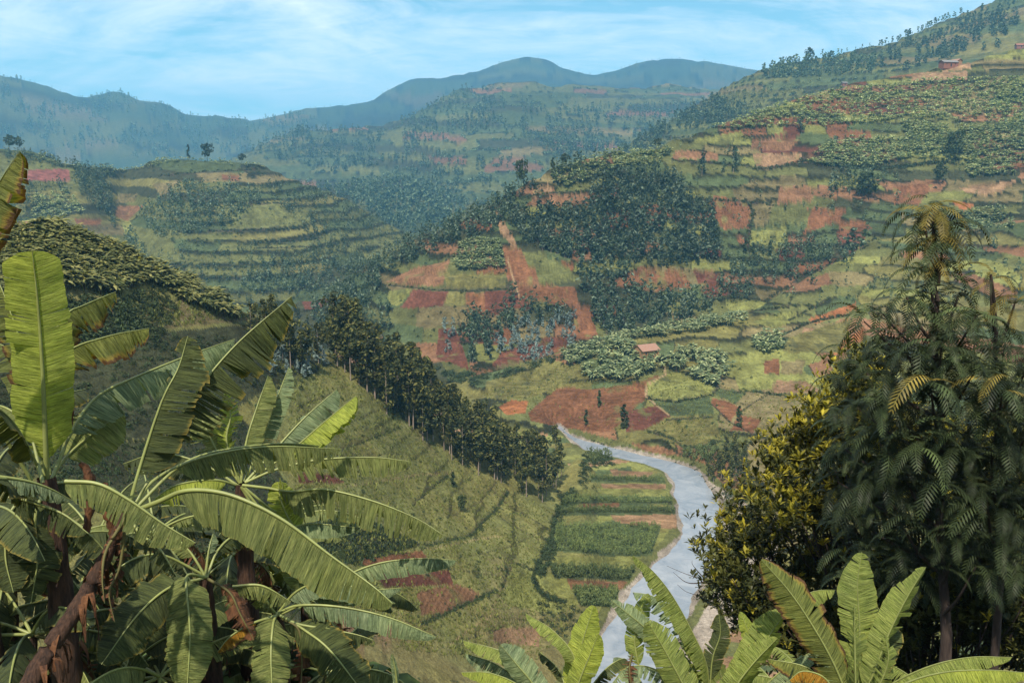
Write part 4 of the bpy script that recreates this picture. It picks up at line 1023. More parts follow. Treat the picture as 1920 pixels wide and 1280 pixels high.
def big_tree_set(pts, label_fn, group, hs, tset=T_row, name='eucalyptus_tree', cat='tree', g=g):
    for k, p in enumerate(pts):
        t = tset[g.randint(len(tset))]
        lb = label_fn(k, p); H_ = hs(k, p)
        if group != 'eucalyptus trees in the diagonal row': lb = zone_label(lb, pts, p, H_, hs)
        put_tree(name, t, tuple(p), H_ / t[2], g.uniform(0, 6.28), lb, cat, group)
row_h = g.uniform(9.0, 15.5, len(row_pts)) * (1 + .15 * fbm(px_ / 60, py_ / 60, 5, 2)) * np.where(px_ > 930, .82, 1.0)
front = np.argsort(np.argsort(px_))                      # order down the slope
def row_label(k, p):
    hh = 'very tall' if row_h[k] > 14 else 'tall' if row_h[k] > 11.8 else 'shorter'
    line = ground_line(px_[k]) 
    dep = 'bare-trunked' if py_[k] > line - 6 else 'half-hidden'
    z = ['at the very top of', 'in the upper part of', 'just above the middle of', 'in the middle of', 'just below the middle of', 'in the lower part of', 'near the river end of', 'at the very bottom of'][min(7, int((px_[k] - 625) / 54))] 
    return f'{hh} {dep} eucalyptus {z} the diagonal row'
def ground_line(x): return float(np.interp(x, [q[0] for q in ROW], [q[1] for q in ROW]))
big_tree_set(row_pts, row_label, 'eucalyptus trees in the diagonal row', lambda k, p: row_h[k])
# loose trees above the row's upper end and on the saddle
pts = ground_at(*rand_in_poly([(470, 640), (500, 600), (600, 590), (640, 640), (630, 670), (560, 700), (500, 690)], 34, g).T)
pts = pts[~np.isnan(pts[:, 0])]
big_tree_set(pts, lambda k, p: ('left' if project(*p)[0] < 530 else 'middle' if project(*p)[0] < 590 else 'right').join(['loose eucalyptus on the ', ' part of the brown saddle']), 'eucalyptus trees on the saddle', lambda k, p: g.uniform(5, 9.5))
pts = ground_at([1041, 1048, 1052, 1100, 1031], [855, 880, 905, 868, 870])
big_tree_set(pts[:3], lambda k, p: 'slim dark eucalyptus standing at the river end of the row', 'slim trees at the river end of the row', lambda k, p: 10)

# dark trees on the right river bank
bank = [(1338, 905), (1352, 900), (1366, 893), (1380, 885), (1392, 882), (1345, 882), (1360, 868), (1376, 862), (1398, 862), (1330, 892), (1385, 905), (1370, 915), (1400, 900)]
pts = ground_at([b[0] for b in bank], [b[1] for b in bank])
big_tree_set(pts, lambda k, p: 'dark tree in the clump on the right river bank', 'dark trees on the right river bank', lambda k, p: g.uniform(5.5, 9), tset=T_row)

# young silvery trees under the wood, on red earth
sil = [(rand_in_poly([(925, 622), (1000, 600), (1080, 592), (1078, 660), (1010, 680), (940, 672)], 58, g), 'silvery young tree on the dark red plot under the wood', 'silvery young trees on the red plot'),
       (rand_in_poly([(828, 600), (850, 598), (856, 665), (836, 662)], 9, g), 'silvery young tree on the narrow dark red strip', 'silvery young trees on the narrow strip'),
       (rand_in_poly([(500, 700), (520, 660), (600, 650), (620, 690), (560, 715)], 34, g), 'silvery young tree behind the banana leaves below the saddle', 'silvery young trees below the saddle')]
for c, lb, gr in sil:
    pts = ground_at(*c.T); pts = pts[~np.isnan(pts[:, 0])]
    d = np.hypot(pts[:, 0], pts[:, 1])
    big_tree_set(pts, lambda k, p, lb=lb: lb, gr, lambda k, p: g.uniform(3.6, 6.5) * (0.55 if np.hypot(p[0], p[1]) < 260 else 1), tset=T_silver, name='silver_tree')
dk = rand_in_poly([(862, 600), (930, 590), (960, 560), (1010, 575), (1070, 585), (1040, 610), (960, 620), (930, 680), (880, 690), (868, 650)], 80, g)
def holes(c): return c[(fbm(c[:, 0] / 17, c[:, 1] / 13, 881, 3) > -.33)]
woods = [(dk, 'dark tree in the small wood beside the silvery young trees', 'trees of the small wood beside the silvery trees', 6.5, 10),
 (holes(rand_in_poly([(1100, 400), (1112, 345), (1160, 328), (1250, 330), (1300, 375), (1338, 405), (1352, 450), (1345, 492), (1250, 505), (1150, 500), (1060, 485), (985, 458), (950, 415), (1000, 405)], 1250, g)), 'young eucalyptus in the dense wood on the terraced hill', 'trees of the dense wood on the terraced hill', 4.5, 11),
 (rand_in_poly([(1080, 500), (1180, 510), (1165, 545), (1215, 552), (1330, 560), (1345, 580), (1300, 605), (1200, 632), (1140, 636), (1110, 590), (1085, 545)], 210, g), 'tree in the valley wood below the dense plantation', 'trees of the valley wood', 6, 10)]
n_wood = 0
for c, lb, gr, h0, h1 in woods:
    pts = ground_at(*c.T); pts = pts[~np.isnan(pts[:, 0])]; d = np.hypot(pts[:, 0], pts[:, 1]); pts = pts[np.argsort(d)]
    keep = min(len(pts), 30)
    big_tree_set(pts[:keep], lambda k, p, lb=lb: lb, gr, lambda k, p: g.uniform(h0, h1), tset=T_wood)
    scatter('woodland_trees', mini_e, pts[keep:], g.uniform(h0 / 9, h1 / 9, len(pts) - keep), M['euc_far'], lab='trees further back in the same wood')

# --- far and small trees: stuff
def far_wood(poly, n, h, mat=None, temps=None, patch=14, thr=-1, seed=0, nm='woodland_trees'):
    if mat is None and seed >= 15: mat = M['far_leaf']
    c = clump_pts(poly, n, g, patch, thr, seed)
    pts = ground_at(*c.T); pts = pts[~np.isnan(pts[:, 0])]; d_ = np.hypot(pts[:, 0], pts[:, 1])
    lo, hi = (0, 560) if seed in (1, 2, 3) else (0, 800) if seed < 7 else (520, 860) if seed < 15 else (820, 1500) if seed in (15, 20, 21, 22) else (2000, 4000) if seed == 23 else (1250, 2700)
    pts = pts[(d_ > lo) & (d_ < hi)]
    if len(pts): scatter(nm, temps or mini_e, pts, g.uniform(h * .7, h * 1.25, len(pts)) / 9.0, mat or M['euc_far'], sink=0.2)
# flank of the terraced hill
far_wood([(580, 600), (600, 556), (700, 488), (830, 424), (915, 376), (960, 345), (1000, 345), (960, 400), (930, 440), (860, 455), (760, 500), (715, 535), (690, 570), (620, 640)], 620, 7, thr=-0.25, seed=1)
far_wood([(640, 580), (720, 570), (760, 600), (720, 650), (640, 640)], 70, 6, thr=0, seed=2)
far_wood([(960, 340), (1130, 285), (1150, 330), (1060, 350), (985, 370)], 70, 6, thr=0.1, seed=3)
far_wood([(1240, 262), (1920, 90), (1920, 560), (1480, 580), (1380, 560), (1340, 400)], 330, 4.5, patch=20, thr=0.18, seed=4)
far_wood([(1380, 470), (1500, 455), (1620, 460), (1590, 500), (1480, 530), (1400, 560), (1340, 580), (1350, 500)], 260, 6, patch=16, thr=-0.1, seed=5)
far_wood([(1560, 320), (1670, 330), (1640, 375), (1540, 372)], 60, 7, thr=0, seed=6)
# left hill woods
far_wood([(258, 405), (300, 372), (345, 345), (430, 352), (500, 365), (470, 400), (420, 430), (350, 445), (290, 445)], 400, 7, thr=-0.5, seed=7)
far_wood([(135, 300), (220, 330), (210, 345), (215, 400), (225, 440), (185, 400), (140, 360)], 190, 7, thr=-0.5, seed=8)
far_wood([(560, 340), (640, 372), (760, 432), (770, 460), (640, 520), (600, 470), (540, 400), (490, 370), (500, 350)], 420, 6, thr=-0.3, seed=9)
far_wood([(450, 540), (480, 500), (600, 475), (640, 500), (620, 545), (500, 560)], 230, 6, thr=-0.3, seed=10)
far_wood([(260, 460), (600, 450), (640, 560), (460, 570), (300, 500)], 260, 4, thr=0.05, seed=11)
far_wood([(240, 420), (262, 460), (300, 520), (270, 520), (235, 460)], 90, 6, seed=12)
far_wood([(0, 345), (120, 340), (140, 400), (0, 440)], 200, 5, thr=-0.1, seed=13)
far_wood([(0, 270), (130, 298), (200, 312), (140, 320), (0, 300)], 120, 5, thr=-0.1, seed=14)
# spur, middle hill, back ridge, far ridges
far_wood([(590, 360), (620, 345), (740, 332), (800, 345), (880, 385), (860, 425), (790, 432), (760, 440), (640, 380)], 900, 11, temps=mini_f, seed=15)
far_wood([(470, 285), (560, 245), (640, 240), (720, 250), (700, 290), (640, 330), (520, 300)], 420, 11, temps=mini_f, thr=-0.15, seed=16)
far_wood([(750, 225), (850, 175), (900, 156), (1000, 200), (1150, 200), (1300, 190), (1390, 190), (1300, 240), (1180, 275), (1100, 290), (1000, 262), (860, 250), (760, 290)], 1000, 11, temps=mini_f, patch=26, thr=-0.2, seed=17)
far_wood([(1000, 262), (1180, 268), (1100, 290), (1040, 300)], 160, 11, temps=mini_f, seed=18)
far_wood([(660, 300), (1000, 270), (980, 330), (880, 370), (700, 330)], 260, 9, temps=mini_f, patch=20, thr=0.15, seed=19)
far_wood([(1180, 265), (1330, 180), (1400, 200), (1380, 230), (1260, 250), (1200, 290), (1150, 290)], 420, 8, thr=-0.2, seed=20, temps=mini_f)
far_wood([(1420, 125), (1500, 105), (1640, 112), (1640, 135), (1560, 145), (1440, 148)], 320, 9, seed=21, temps=mini_f)
far_wood([(1640, 110), (1900, -10), (1920, 90), (1800, 100), (1740, 125), (1660, 140)], 420, 8, patch=24, thr=-0.05, seed=22, temps=mini_f)
far_wood([(0, 140), (110, 165), (220, 168), (380, 218), (560, 210), (640, 240), (460, 290), (380, 290), (200, 300), (0, 260)], 900, 14, temps=mini_f, patch=30, thr=0.0, seed=23)
# skyline trees on the ridges
def skyline(x0, x1, n, h, temps=mini_f, mat=None, dy=2.5, nm='ridge_trees'):
    xs = g.uniform(x0, x1, n); fa = np.clip(np.round(np.interp(ray(xs, np.full(n, 200.0))[0], AZ, np.arange(NA))).astype(int), 0, NA - 1)
    pts = []
    for i in fa:
        j = int(np.argmax(Tg[i])); pts.append((Xg[i, j], Yg[i, j], HH[i, j]))
    pts = np.array(pts)
    scatter(nm, temps, pts, g.uniform(.5, 1.3, n) * h / 9.0, mat or M['euc_far'])
FL = M['far_leaf']
skyline(0, 380, 60, 6, mat=FL); skyline(390, 560, 24, 6, mat=FL); skyline(570, 760, 16, 6, mat=FL); skyline(900, 1400, 50, 6.5, mat=FL); skyline(1430, 1700, 26, 6, mat=FL); skyline(1640, 1790, 50, 7, mat=FL)

# --- shrubs speckled on the terraced slopes
def not_bare(pts):
    ia = np.clip(np.round(np.interp(np.arctan2(pts[:, 0], pts[:, 1]), AZ, np.arange(NA))).astype(int), 0, NA - 1)
    ir = np.clip(np.searchsorted(RR, np.hypot(pts[:, 0], pts[:, 1])), 0, NR - 1)
    bare = np.array([f[0] in ('red', 'redd', 'tan', 'tanred', 'orange', 'pink') for f in FIELDS] + [False])
    return pts[~(bare[FID[ia, ir]] & (g.rand(len(pts)) < .9))]
def shrubs(poly, n, size, patch=10, thr=0.0, seed=0, temps=bush_t, mat=None, nm='shrubs'):
    c = clump_pts(poly, n, g, patch, thr, 300 + seed)
    pts = ground_at(*c.T); pts = pts[~np.isnan(pts[:, 0])]
    pts = not_bare(pts)
    if len(pts): scatter(nm, temps, pts, g.uniform(size * .5, size * 1.4, len(pts)), mat or M['shrub'], sink=0.15)
shrubs([(0, 275), (380, 290), (620, 360), (640, 560), (460, 570), (230, 440), (0, 430)], 350, 1.2, thr=0.0, seed=1)
shrubs([(980, 350), (1920, 90), (1920, 600), (1380, 580), (1100, 640), (820, 690), (700, 640), (720, 540)], 700, 0.9, patch=12, thr=0.05, seed=2)
shrubs([(900, 720), (1100, 660), (1500, 560), (1700, 450), (1700, 800), (1400, 860), (1200, 840), (1000, 790)], 330, 0.6, patch=12, thr=0.1, seed=3)
shrubs([(480, 600), (640, 690), (900, 890), (1050, 960), (1000, 1100), (800, 1200), (560, 1000)], 260, 0.45, patch=18, thr=0.1, seed=4, temps=bush_near)
def edge_shrubs(hk, n, size, temps=bush_t, mat='shrub', lo=100):
    dpy = np.zeros((NA, NR)); dpy[:, :-1] = np.clip(PYg[:, :-1] - PYg[:, 1:], 0, 4)
    w_ = (EDGE & VIS & (HID == NI[hk]) & (FID < 0) & (np.abs(AZg) < R(32)) & (RRg > lo)) * dpy
    pw = w_.ravel(); 
    if pw.sum() == 0: return
    k_ = g.choice(len(pw), n, p=pw / pw.sum()); pts = ALLV[k_] + np.c_[g.normal(0, .6, (n, 2)), np.zeros(n)]
    pts = pts[(fbm(pts[:, 0] / 14, pts[:, 1] / 14, 612, 3) > -.15)]; pts[:, 2] = height(pts[:, 0], pts[:, 1]); n = len(pts)
    scatter('terrace_shrubs', temps, pts, g.uniform(size * .4, size * 1.3, n), M[mat], sink=0.1)
edge_shrubs('terraced', 3600, .6); edge_shrubs('shoulder', 1600, .5); edge_shrubs('left_hill', 1500, .95); edge_shrubs('back_ridge', 1200, 2.0, mat='far_leaf'); edge_shrubs('middle_hill', 2200, 3.6, mat='far_leaf'); edge_shrubs('slope', 1100, .28, bush_near)
for pl, w in BANKS:
    x = np.array([p[0] for p in pl]); L = float(np.sum(np.hypot(np.diff(x), np.diff([p[1] for p in pl]))))
    n = int(L * w * 0.09) + 4
    q = along(pl, n, g) + g.normal(0, 1, (n, 2)) * [2.5, w * 0.22]
    pts = ground_at(*q.T); pts = pts[~np.isnan(pts[:, 0])]
    rr = np.hypot(pts[:, 0], pts[:, 1])
    scatter('bank_bushes', bush_near if rr.mean() < 280 else bush_t, pts, g.uniform(0.35, 0.8, len(pts)) * np.clip(w / 5, .7, 1.7) * rr / 260, M['shrub'], sink=0.15)
# thick growth in the gully at the toe of the slope and along the streams
for poly, n, s in [([(1046, 930), (1075, 915), (1090, 935), (1062, 960), (1050, 1000), (1036, 1050), (1012, 1085), (1000, 1060), (1030, 1000), (1040, 960)], 260, 0.8),
                   ([(1095, 845), (1150, 858), (1150, 872), (1110, 880), (1098, 920), (1085, 905)], 110, 0.9), ([(820, 690), (880, 700), (920, 700), (905, 722), (850, 720)], 90, 1.5),
                   ([(920, 700), (1100, 650), (1180, 626), (1180, 634), (1090, 664), (930, 712)], 120, 1.2), ([(1310, 840), (1340, 822), (1400, 838), (1400, 900), (1380, 925), (1345, 900)], 160, 0.9),
                   ([(1355, 925), (1400, 900), (1410, 960), (1380, 950)], 60, 0.8), ([(1010, 1100), (1060, 1130), (1100, 1150), (1060, 1200), (1010, 1170)], 120, 0.6),
                   ([(230, 560), (300, 530), (330, 580), (290, 640), (240, 640), (210, 600)], 200, .8), ([(280, 640), (480, 620), (600, 680), (560, 740), (300, 700)], 320, 0.55), ([(100, 560), (240, 560), (260, 640), (120, 640)], 200, 1.1),
                   ([(-40, 620), (260, 620), (480, 640), (540, 720), (440, 765), (300, 820), (-40, 850)], 650, .55), ([(-40, 860), (300, 822), (440, 768), (520, 880), (558, 950), (558, 1042), (640, 1062), (560, 1150), (-40, 1150)], 1300, .5)]:
    pts = ground_at(*rand_in_poly(poly, n, g).T); pts = pts[~np.isnan(pts[:, 0])]
    scatter('thicket', bush_near if n < 200 or s < 1.2 else bush_t, pts, g.uniform(s * .5, s * 1.4, len(pts)), M['shrub'], sink=0.2)
# rough grass tufts on the near slopes
def tuft_temp(seed):
    q = np.random.RandomState(seed); V = []; F = []
    for k in range(4):
        th = q.uniform(0, 6.28); c, s = math.cos(th), math.sin(th); h = q.uniform(.5, 1); w = 0.16; o = len(V); lx, ly = q.normal(0, .35, 2)
        V += [(-w * c + q.normal(0, .2), -w * s, -0.1), (w * c, w * s + q.normal(0, .2), -0.1), (lx, ly, h)]; F.append((o, o + 1, o + 2))
    return np.array(V), np.array(F)
tufts = [tuft_temp(i) for i in range(6)]
def tuft_area(poly, n, s, seed, mat='tuft', nm='grass', thr=-0.2):
    c = clump_pts(poly, n, g, 9, thr, 500 + seed); pts = ground_at(*c.T); pts = pts[~np.isnan(pts[:, 0])]
    pts = not_bare(pts)
    scatter(nm, tufts, pts, g.uniform(.6, 1.4, len(pts)) * s, M[mat], sink=0.02)
tuft_area([(480, 600), (640, 700), (900, 890), (1040, 960), (1010, 1090), (1090, 1140), (1000, 1250), (620, 1200), (560, 1000), (540, 760)], 15000, 0.42, 1)
tuft_area([(255, 583), (400, 552), (484, 592), (302, 616)], 900, 0.45, 2)
tuft_area([(900, 740), (960, 700), (1100, 680), (1240, 690), (1340, 730), (1560, 700), (1500, 820), (1300, 840), (1200, 810), (1000, 790)], 3500, 0.55, 3)
tuft_area([(-40, 860), (300, 822), (440, 768), (520, 880), (558, 950), (558, 1042), (640, 1062), (560, 1150), (-40, 1150)], 5000, 0.4, 7, mat='shrub', nm='scrub', thr=-1)
tuft_area([(530, 950), (690, 975), (792, 1020), (675, 1060), (560, 1040)], 2400, 0.5, 4, mat='shrub', nm='scrub')

# --- crops on the river flat
def maize_temp(seed):
    q = np.random.RandomState(seed); V = []; F = []
    for k in range(6):
        th = q.uniform(0, 6.28); c, s = math.cos(th), math.sin(th); z0 = q.uniform(.2, 1.2); o = len(V); L = q.uniform(.4, .7); w = .09
        V += [(0, 0, z0), (c * L * .5 - s * w, s * L * .5 + c * w, z0 + .45), (c * L * .5 + s * w, s * L * .5 - c * w, z0 + .45), (c * L, s * L, z0 + .15)]
        F += [(o, o + 1, o + 2), (o + 1, o + 3, o + 2)]
    o = len(V); V += [(-.03, 0, 0), (.03, 0, 0), (0, 0, 1.6)]; F.append((o, o + 1, o + 2))
    return np.array(V), np.array(F)
mz = [maize_temp(i) for i in range(6)]
for poly, n, s in [([(1106,892),(1244,896),(1246,903),(1108,900)], 300, .7), ([(1056,933),(1259,934),(1260,943),(1055,943)], 480, .75), ([(1054,953),(1264,952),(1265,960),(1050,962)], 420, .75),
                   ([(1044,984),(1238,984),(1222,1038),(1180,1044),(1038,1030)], 1500, .8), ([(1032,1064),(1190,1068),(1178,1086),(1040,1083)], 500, .9), ([(1075,1106),(1158,1106),(1150,1138),(1090,1136)], 420, .95),
                   ([(1275,847),(1314,842),(1350,846),(1322,868),(1290,862)], 260, 1.2), ([(1098,846),(1140,850),(1150,860),(1108,868)], 160, 1.1)]:
    c = rand_in_poly(poly, n, g); ang = 3.0
    c[:, 1] = np.round(c[:, 1] / ang) * ang + g.normal(0, .45, n)
    c = c[fbm(c[:, 0] / 18, c[:, 1] / 6, 444, 3) > -.35]
    pts = ground_at(*c.T); pts = pts[~np.isnan(pts[:, 0])]
    scatter('maize', mz, pts, g.uniform(.8, 1.2, len(pts)) * s, M['maize'])

# --- banana plants on the hills
def banana_temp(seed, nl=9, seg=3, L=2.3, h=2.0, w=0.30):
    """low plant: drooping leaves as bent strips with a folded midrib -> (V, F tris)"""
    q = np.random.RandomState(seed); V = []; F = []
    for k in range(nl):
        th = 2 * math.pi * k / nl + q.normal(0, .35); c, s = math.cos(th), math.sin(th); el = q.uniform(.25, 1.35); ln = L * q.uniform(.7, 1.15)
        x, z = 0.0, h; o = len(V)
        for i in range(seg + 1):
            f = i / seg; ww = w * math.sin(math.pi * (0.12 + 0.86 * f)) * q.uniform(.8, 1.2) + 0.02
            V += [(x * c - s * ww, x * s + c * ww, z - ww * .45), (x * c, x * s, z), (x * c + s * ww, x * s - c * ww, z - ww * .45)]
            e = el - 1.5 * f - 0.2; x += ln / seg * math.cos(e); z += ln / seg * math.sin(e)
        for i in range(seg):
            a = o + i * 3
            F += [(a, a + 3, a + 1), (a + 1, a + 3, a + 4), (a + 1, a + 4, a + 2), (a + 2, a + 4, a + 5)]
    o = len(V); V += [(-.12, 0, -.4), (.12, 0, -.4), (0, 0, h + .2), (0, -.12, -.4), (0, .12, -.4)]; F += [(o, o + 1, o + 2), (o + 3, o + 4, o + 2)]
    return np.array(V), np.array(F)
bt_near = [banana_temp(i, 11, 4) for i in range(8)]
bt_far = [banana_temp(20 + i, 7, 2, w=.38) for i in range(6)]
def split_banana(V, F, nl, seg):
    nv = nl * (seg + 1) * 3
    fl = F[(F < nv).all(1)]; st = F[(F >= nv).all(1)]
    return (V[:nv], fl), (V[nv:], st - nv)
ban_things = {'dome': [], 'farm': []}
for key, mt in (('dome', M['ban_dark']), ('farm', M['ban_far'])):
    for V, F in bt_near:
        (lv, lf), (sv, sf) = split_banana(V, F, 11, 4)
        tv, tf = tube([(0, 0, -.4), (0.03, 0, 1), (0, 0, 2.1)], [.13, .11, .07], 5, 4)
        ban_things[key].append((np_mesh('banana_stem_small', tv, tf, M['stem']), np_mesh('banana_leaves_small', lv, lf, mt, smooth=True)))
def banana_things(poly, n, sc, key, label, group):
    c = rand_in_poly(poly, n, g); c = c[np.argsort(c[:, 1])]
    pts = ground_at(*c.T); pts = pts[~np.isnan(pts[:, 0])]
    for p in pts:
        st, lv = ban_things[key][g.randint(len(ban_things[key]))]
        e = empty('banana_plant', tuple(p), g.uniform(0, 6.28)); s = sc * g.uniform(.75, 1.2); e.scale = (s, s, s)
        tag(e, label(*project(*p), s / sc) if callable(label) else label, 'banana plant', group); link('pseudostem', st, e); link('leaves', lv, e)
def banana_stuff(poly, n, sc, mat='ban_far', patch=12, thr=-1, seed=0, temps=None):
    c = clump_pts(poly, n, g, patch, thr, 700 + seed); pts = ground_at(*c.T); pts = pts[~np.isnan(pts[:, 0])]
    scatter('banana_plants', temps or bt_far, pts, g.uniform(.75, 1.25, len(pts)) * sc, M[mat])
DOME = [(-10, 440), (90, 425), (200, 462), (300, 503), (400, 552), (470, 592), (440, 606), (400, 590), (360, 575), (330, 560), (280, 532), (230, 560), (150, 545), (60, 560), (-10, 570)]
def dome_label(x, y, s):
    sz = 'large' if s > 1.05 else 'small' if s < .88 else 'middling'
    edge = float(np.interp(x, [-10, 90, 200, 300, 400, 470], [440, 425, 462, 503, 552, 592]))
    where = 'on the skyline' if y < edge + 9 else 'just under the crest' if y < edge + 30 else 'halfway down' if y < edge + 70 else 'at the lower edge'
    side = 'at the left end' if x < 60 else 'left of the dome top' if x < 130 else 'below the dome top' if x < 200 else 'above the dark shrubs' if x < 290 else 'on the right flank' if x < 380 else 'on the thin right tail'
    return f'{sz} olive banana plant {where}, {side}'
banana_things(DOME, 190, .66, 'dome', dome_label, 'banana plants of the grove on the dome hill')
banana_stuff(DOME, 1000, .66, mat='ban_dark', temps=bt_near)
def farm_label(x, y, s):
    sz = 'large' if s > 1.05 else 'small' if s < .88 else 'middling'
    v = 'above' if y < 655 else 'level with' if y < 675 else 'just below' if y < 700 else 'well below'
    h_ = 'far left of' if x < 1135 else 'left of' if x < 1190 else 'in front of' if x < 1235 else 'right of' if x < 1300 else 'far right of'
    return f'{sz} pale green banana plant {v} and {h_} the ochre farmhouse'
banana_things([(1095, 690), (1130, 655), (1190, 640), (1200, 665), (1240, 670), (1300, 655), (1350, 665), (1375, 690), (1345, 728), (1300, 712), (1250, 690), (1190, 715), (1090, 716)], 80, 1.05, 'farm',
              farm_label, 'banana plants around the farmhouse')
banana_stuff([(1095, 690), (1130, 655), (1190, 640), (1200, 665), (1240, 670), (1300, 655), (1350, 665), (1375, 690), (1345, 728), (1300, 712), (1250, 690), (1190, 715), (1090, 716)], 200, 1.05, temps=bt_near)
for poly, n, s in [(P_, int(n_ * 1.35), s_ * .82) for P_, n_, s_ in [([(1050, 665), (1180, 625), (1300, 604), (1400, 588), (1400, 606), (1300, 625), (1180, 640), (1070, 690)], 330, 1.05), ([(1412, 640), (1440, 620), (1475, 632), (1470, 655), (1440, 668), (1415, 655)], 60, 1.1),
    ([(845, 498), (862, 462), (880, 452), (935, 455), (946, 505), (860, 510)], 260, 1.0), ([(1040, 320), (1130, 288), (1230, 268), (1262, 285), (1240, 310), (1160, 320), (1060, 355), (1035, 345)], 330, 1.1),
    ([(1510, 305), (1540, 280), (1600, 258), (1700, 265), (1690, 230), (1780, 240), (1790, 300), (1700, 300), (1640, 315), (1560, 315)], 620, 1.15), ([(1330, 245), (1420, 210), (1560, 172), (1760, 150), (1930, 150), (1930, 235), (1700, 225), (1560, 240), (1480, 240)], 1100, 1.1),
    ([(1800, 240), (1930, 230), (1930, 310), (1860, 320), (1800, 300)], 320, 1.2), ([(1800, 400), (1880, 390), (1900, 430), (1820, 440)], 90, 1.1), ([(1800, 310), (1900, 300), (1900, 330), (1820, 335)], 90, 1.1),
    ([(100, 270), (200, 314), (240, 312), (350, 290), (480, 305), (500, 318), (350, 303), (200, 330), (60, 300)], 330, 1.0), ([(60, 370), (130, 360), (160, 400), (60, 420)], 150, 1.1), ([(1330, 180), (1480, 150), (1560, 150), (1500, 180), (1300, 250)], 160, 1.2)]]:
    banana_stuff(poly, n, s, patch=10, thr=-0.45, seed=n)

# --- single trees one can point at
def lone(px, py, hh, tset, k, label, name='tree', sx=1.0, r=None):
    p = ground_at([px], [py])[0]
    lim = 1500 if 1480 < px < 1560 and py < 120 else 900
    if np.isnan(p[0]) or math.hypot(p[0], p[1]) > lim:
        i = int(np.clip(round(np.interp(ray(px, 200)[0], AZ, np.arange(NA))), 0, NA - 1)); j = int(np.argmax(np.where(RR < lim, Tg[i], -9)))
        p = np.array([Xg[i, j], Yg[i, j], HH[i, j]])
    if np.isnan(p[0]):
        i = int(np.clip(round(np.interp(ray(px, 200)[0], AZ, np.arange(NA))), 0, NA - 1)); j = int(np.argmax(Tg[i]))
        p = np.array([Xg[i, j], Yg[i, j], HH[i, j]])
    t = tset[k % len(tset)]
    m_per_px = math.hypot(p[0], p[1]) / FPX
    s = hh * m_per_px / t[2]
    e = put_tree(name, t, tuple(p), s, k * 1.3, label, 'tree'); e.scale = (s * sx, s * sx, s)
    return e
lone(382, 295, 30, T_round, 0, 'round-headed tree with a short trunk on top of the left hill')
lone(348, 294, 26, T_col, 1, 'thin two-tiered tree beside the round-headed tree on the left hill', sx=.8)
lone(448, 301, 16, T_round, 2, 'low dark bushy tree on the right shoulder of the left hill', sx=1.2)
lone(9, 276, 24, T_round, 3, 'dark tree at the left end of the left hill skyline')
lone(28, 279, 22, T_round, 1, 'small open tree just right of the skyline\'s left end', sx=.8)
lone(977, 345, 48, T_round, 0, 'tall oval dark tree on a bare trunk on the central ridge', sx=.72)
lone(1037, 330, 32, T_col, 2, 'narrow dark conifer on the central ridge', 'conifer')
lone(1059, 308, 22, T_round, 2, 'broad flat-topped dark tree at the top of the banana slope', sx=1.2)
lone(1236, 276, 18, T_round, 1, 'small dark round tree on the ridge above the dense wood')
lone(1512, 103, 20, T_round, 3, 'small dark tree standing on the skyline of the back ridge', sx=1.1)
lone(1124, 762, 34, T_col, 0, 'slim dark cypress-like tree in the middle of the red slope', 'conifer')
lone(1099, 797, 32, T_col, 1, 'small pointed tree low on the red slope above the river', 'conifer')
lone(1170, 802, 46, T_col, 2, 'bushy double tree at the right foot of the red slope', 'conifer', sx=1.2)
lone(1397, 476, 30, T_col, 0, 'leftmost of the three dark columnar trees in the green hollow', 'conifer')
lone(1412, 480, 24, T_col, 1, 'squat middle one of the columnar trees in the green hollow', 'conifer', sx=1.2)
lone(1443, 478, 24, T_col, 2, 'rightmost of the columnar trees in the green hollow', 'conifer')
lone(1316, 330, 42, T_wood, 0, 'tall thin tree on the left of the tan terraces', 'eucalyptus_tree', sx=.8)
lone(1375, 325, 50, T_wood, 1, 'tallest thin tree on the tan terraces of the upper hill', 'eucalyptus_tree', sx=.8)
lone(1356, 325, 26, T_wood, 2, 'short tree beside the tallest thin tree on the tan terraces', 'eucalyptus_tree')
lone(1503, 250, 30, T_wood, 3, 'tree standing in front of the small red plots high on the hill', 'eucalyptus_tree')
lone(1628, 375, 46, T_round, 1, 'broad dark tree on the bank in the middle of the hill fields', sx=1.1)
lone(1790, 300, 46, T_round, 0, 'dark tree at the lower edge of the large banana grove')
lone(1760, 345, 34, T_round, 2, 'bushy tree below the large banana grove')
lone(1600, 470, 40, T_wood, 4, 'left pale-crowned tree of the pair in the fold of the hill', 'eucalyptus_tree', sx=1.4)
lone(1618, 466, 34, T_wood, 5, 'right pale-crowned tree of the pair in the fold of the hill', 'eucalyptus_tree', sx=1.4)
lone(850, 912, 32, T_col, 0, 'lone dark shrub tree in the grass above the sunken path', 'shrub_tree', sx=1.3)
lone(866, 958, 34, T_round, 0, 'dark shrub tree at the foot of the grassy knoll', 'shrub_tree', sx=.8)
lone(1385, 800, 40, T_col, 2, 'dark pointed tree beside the lower red plot', 'conifer')

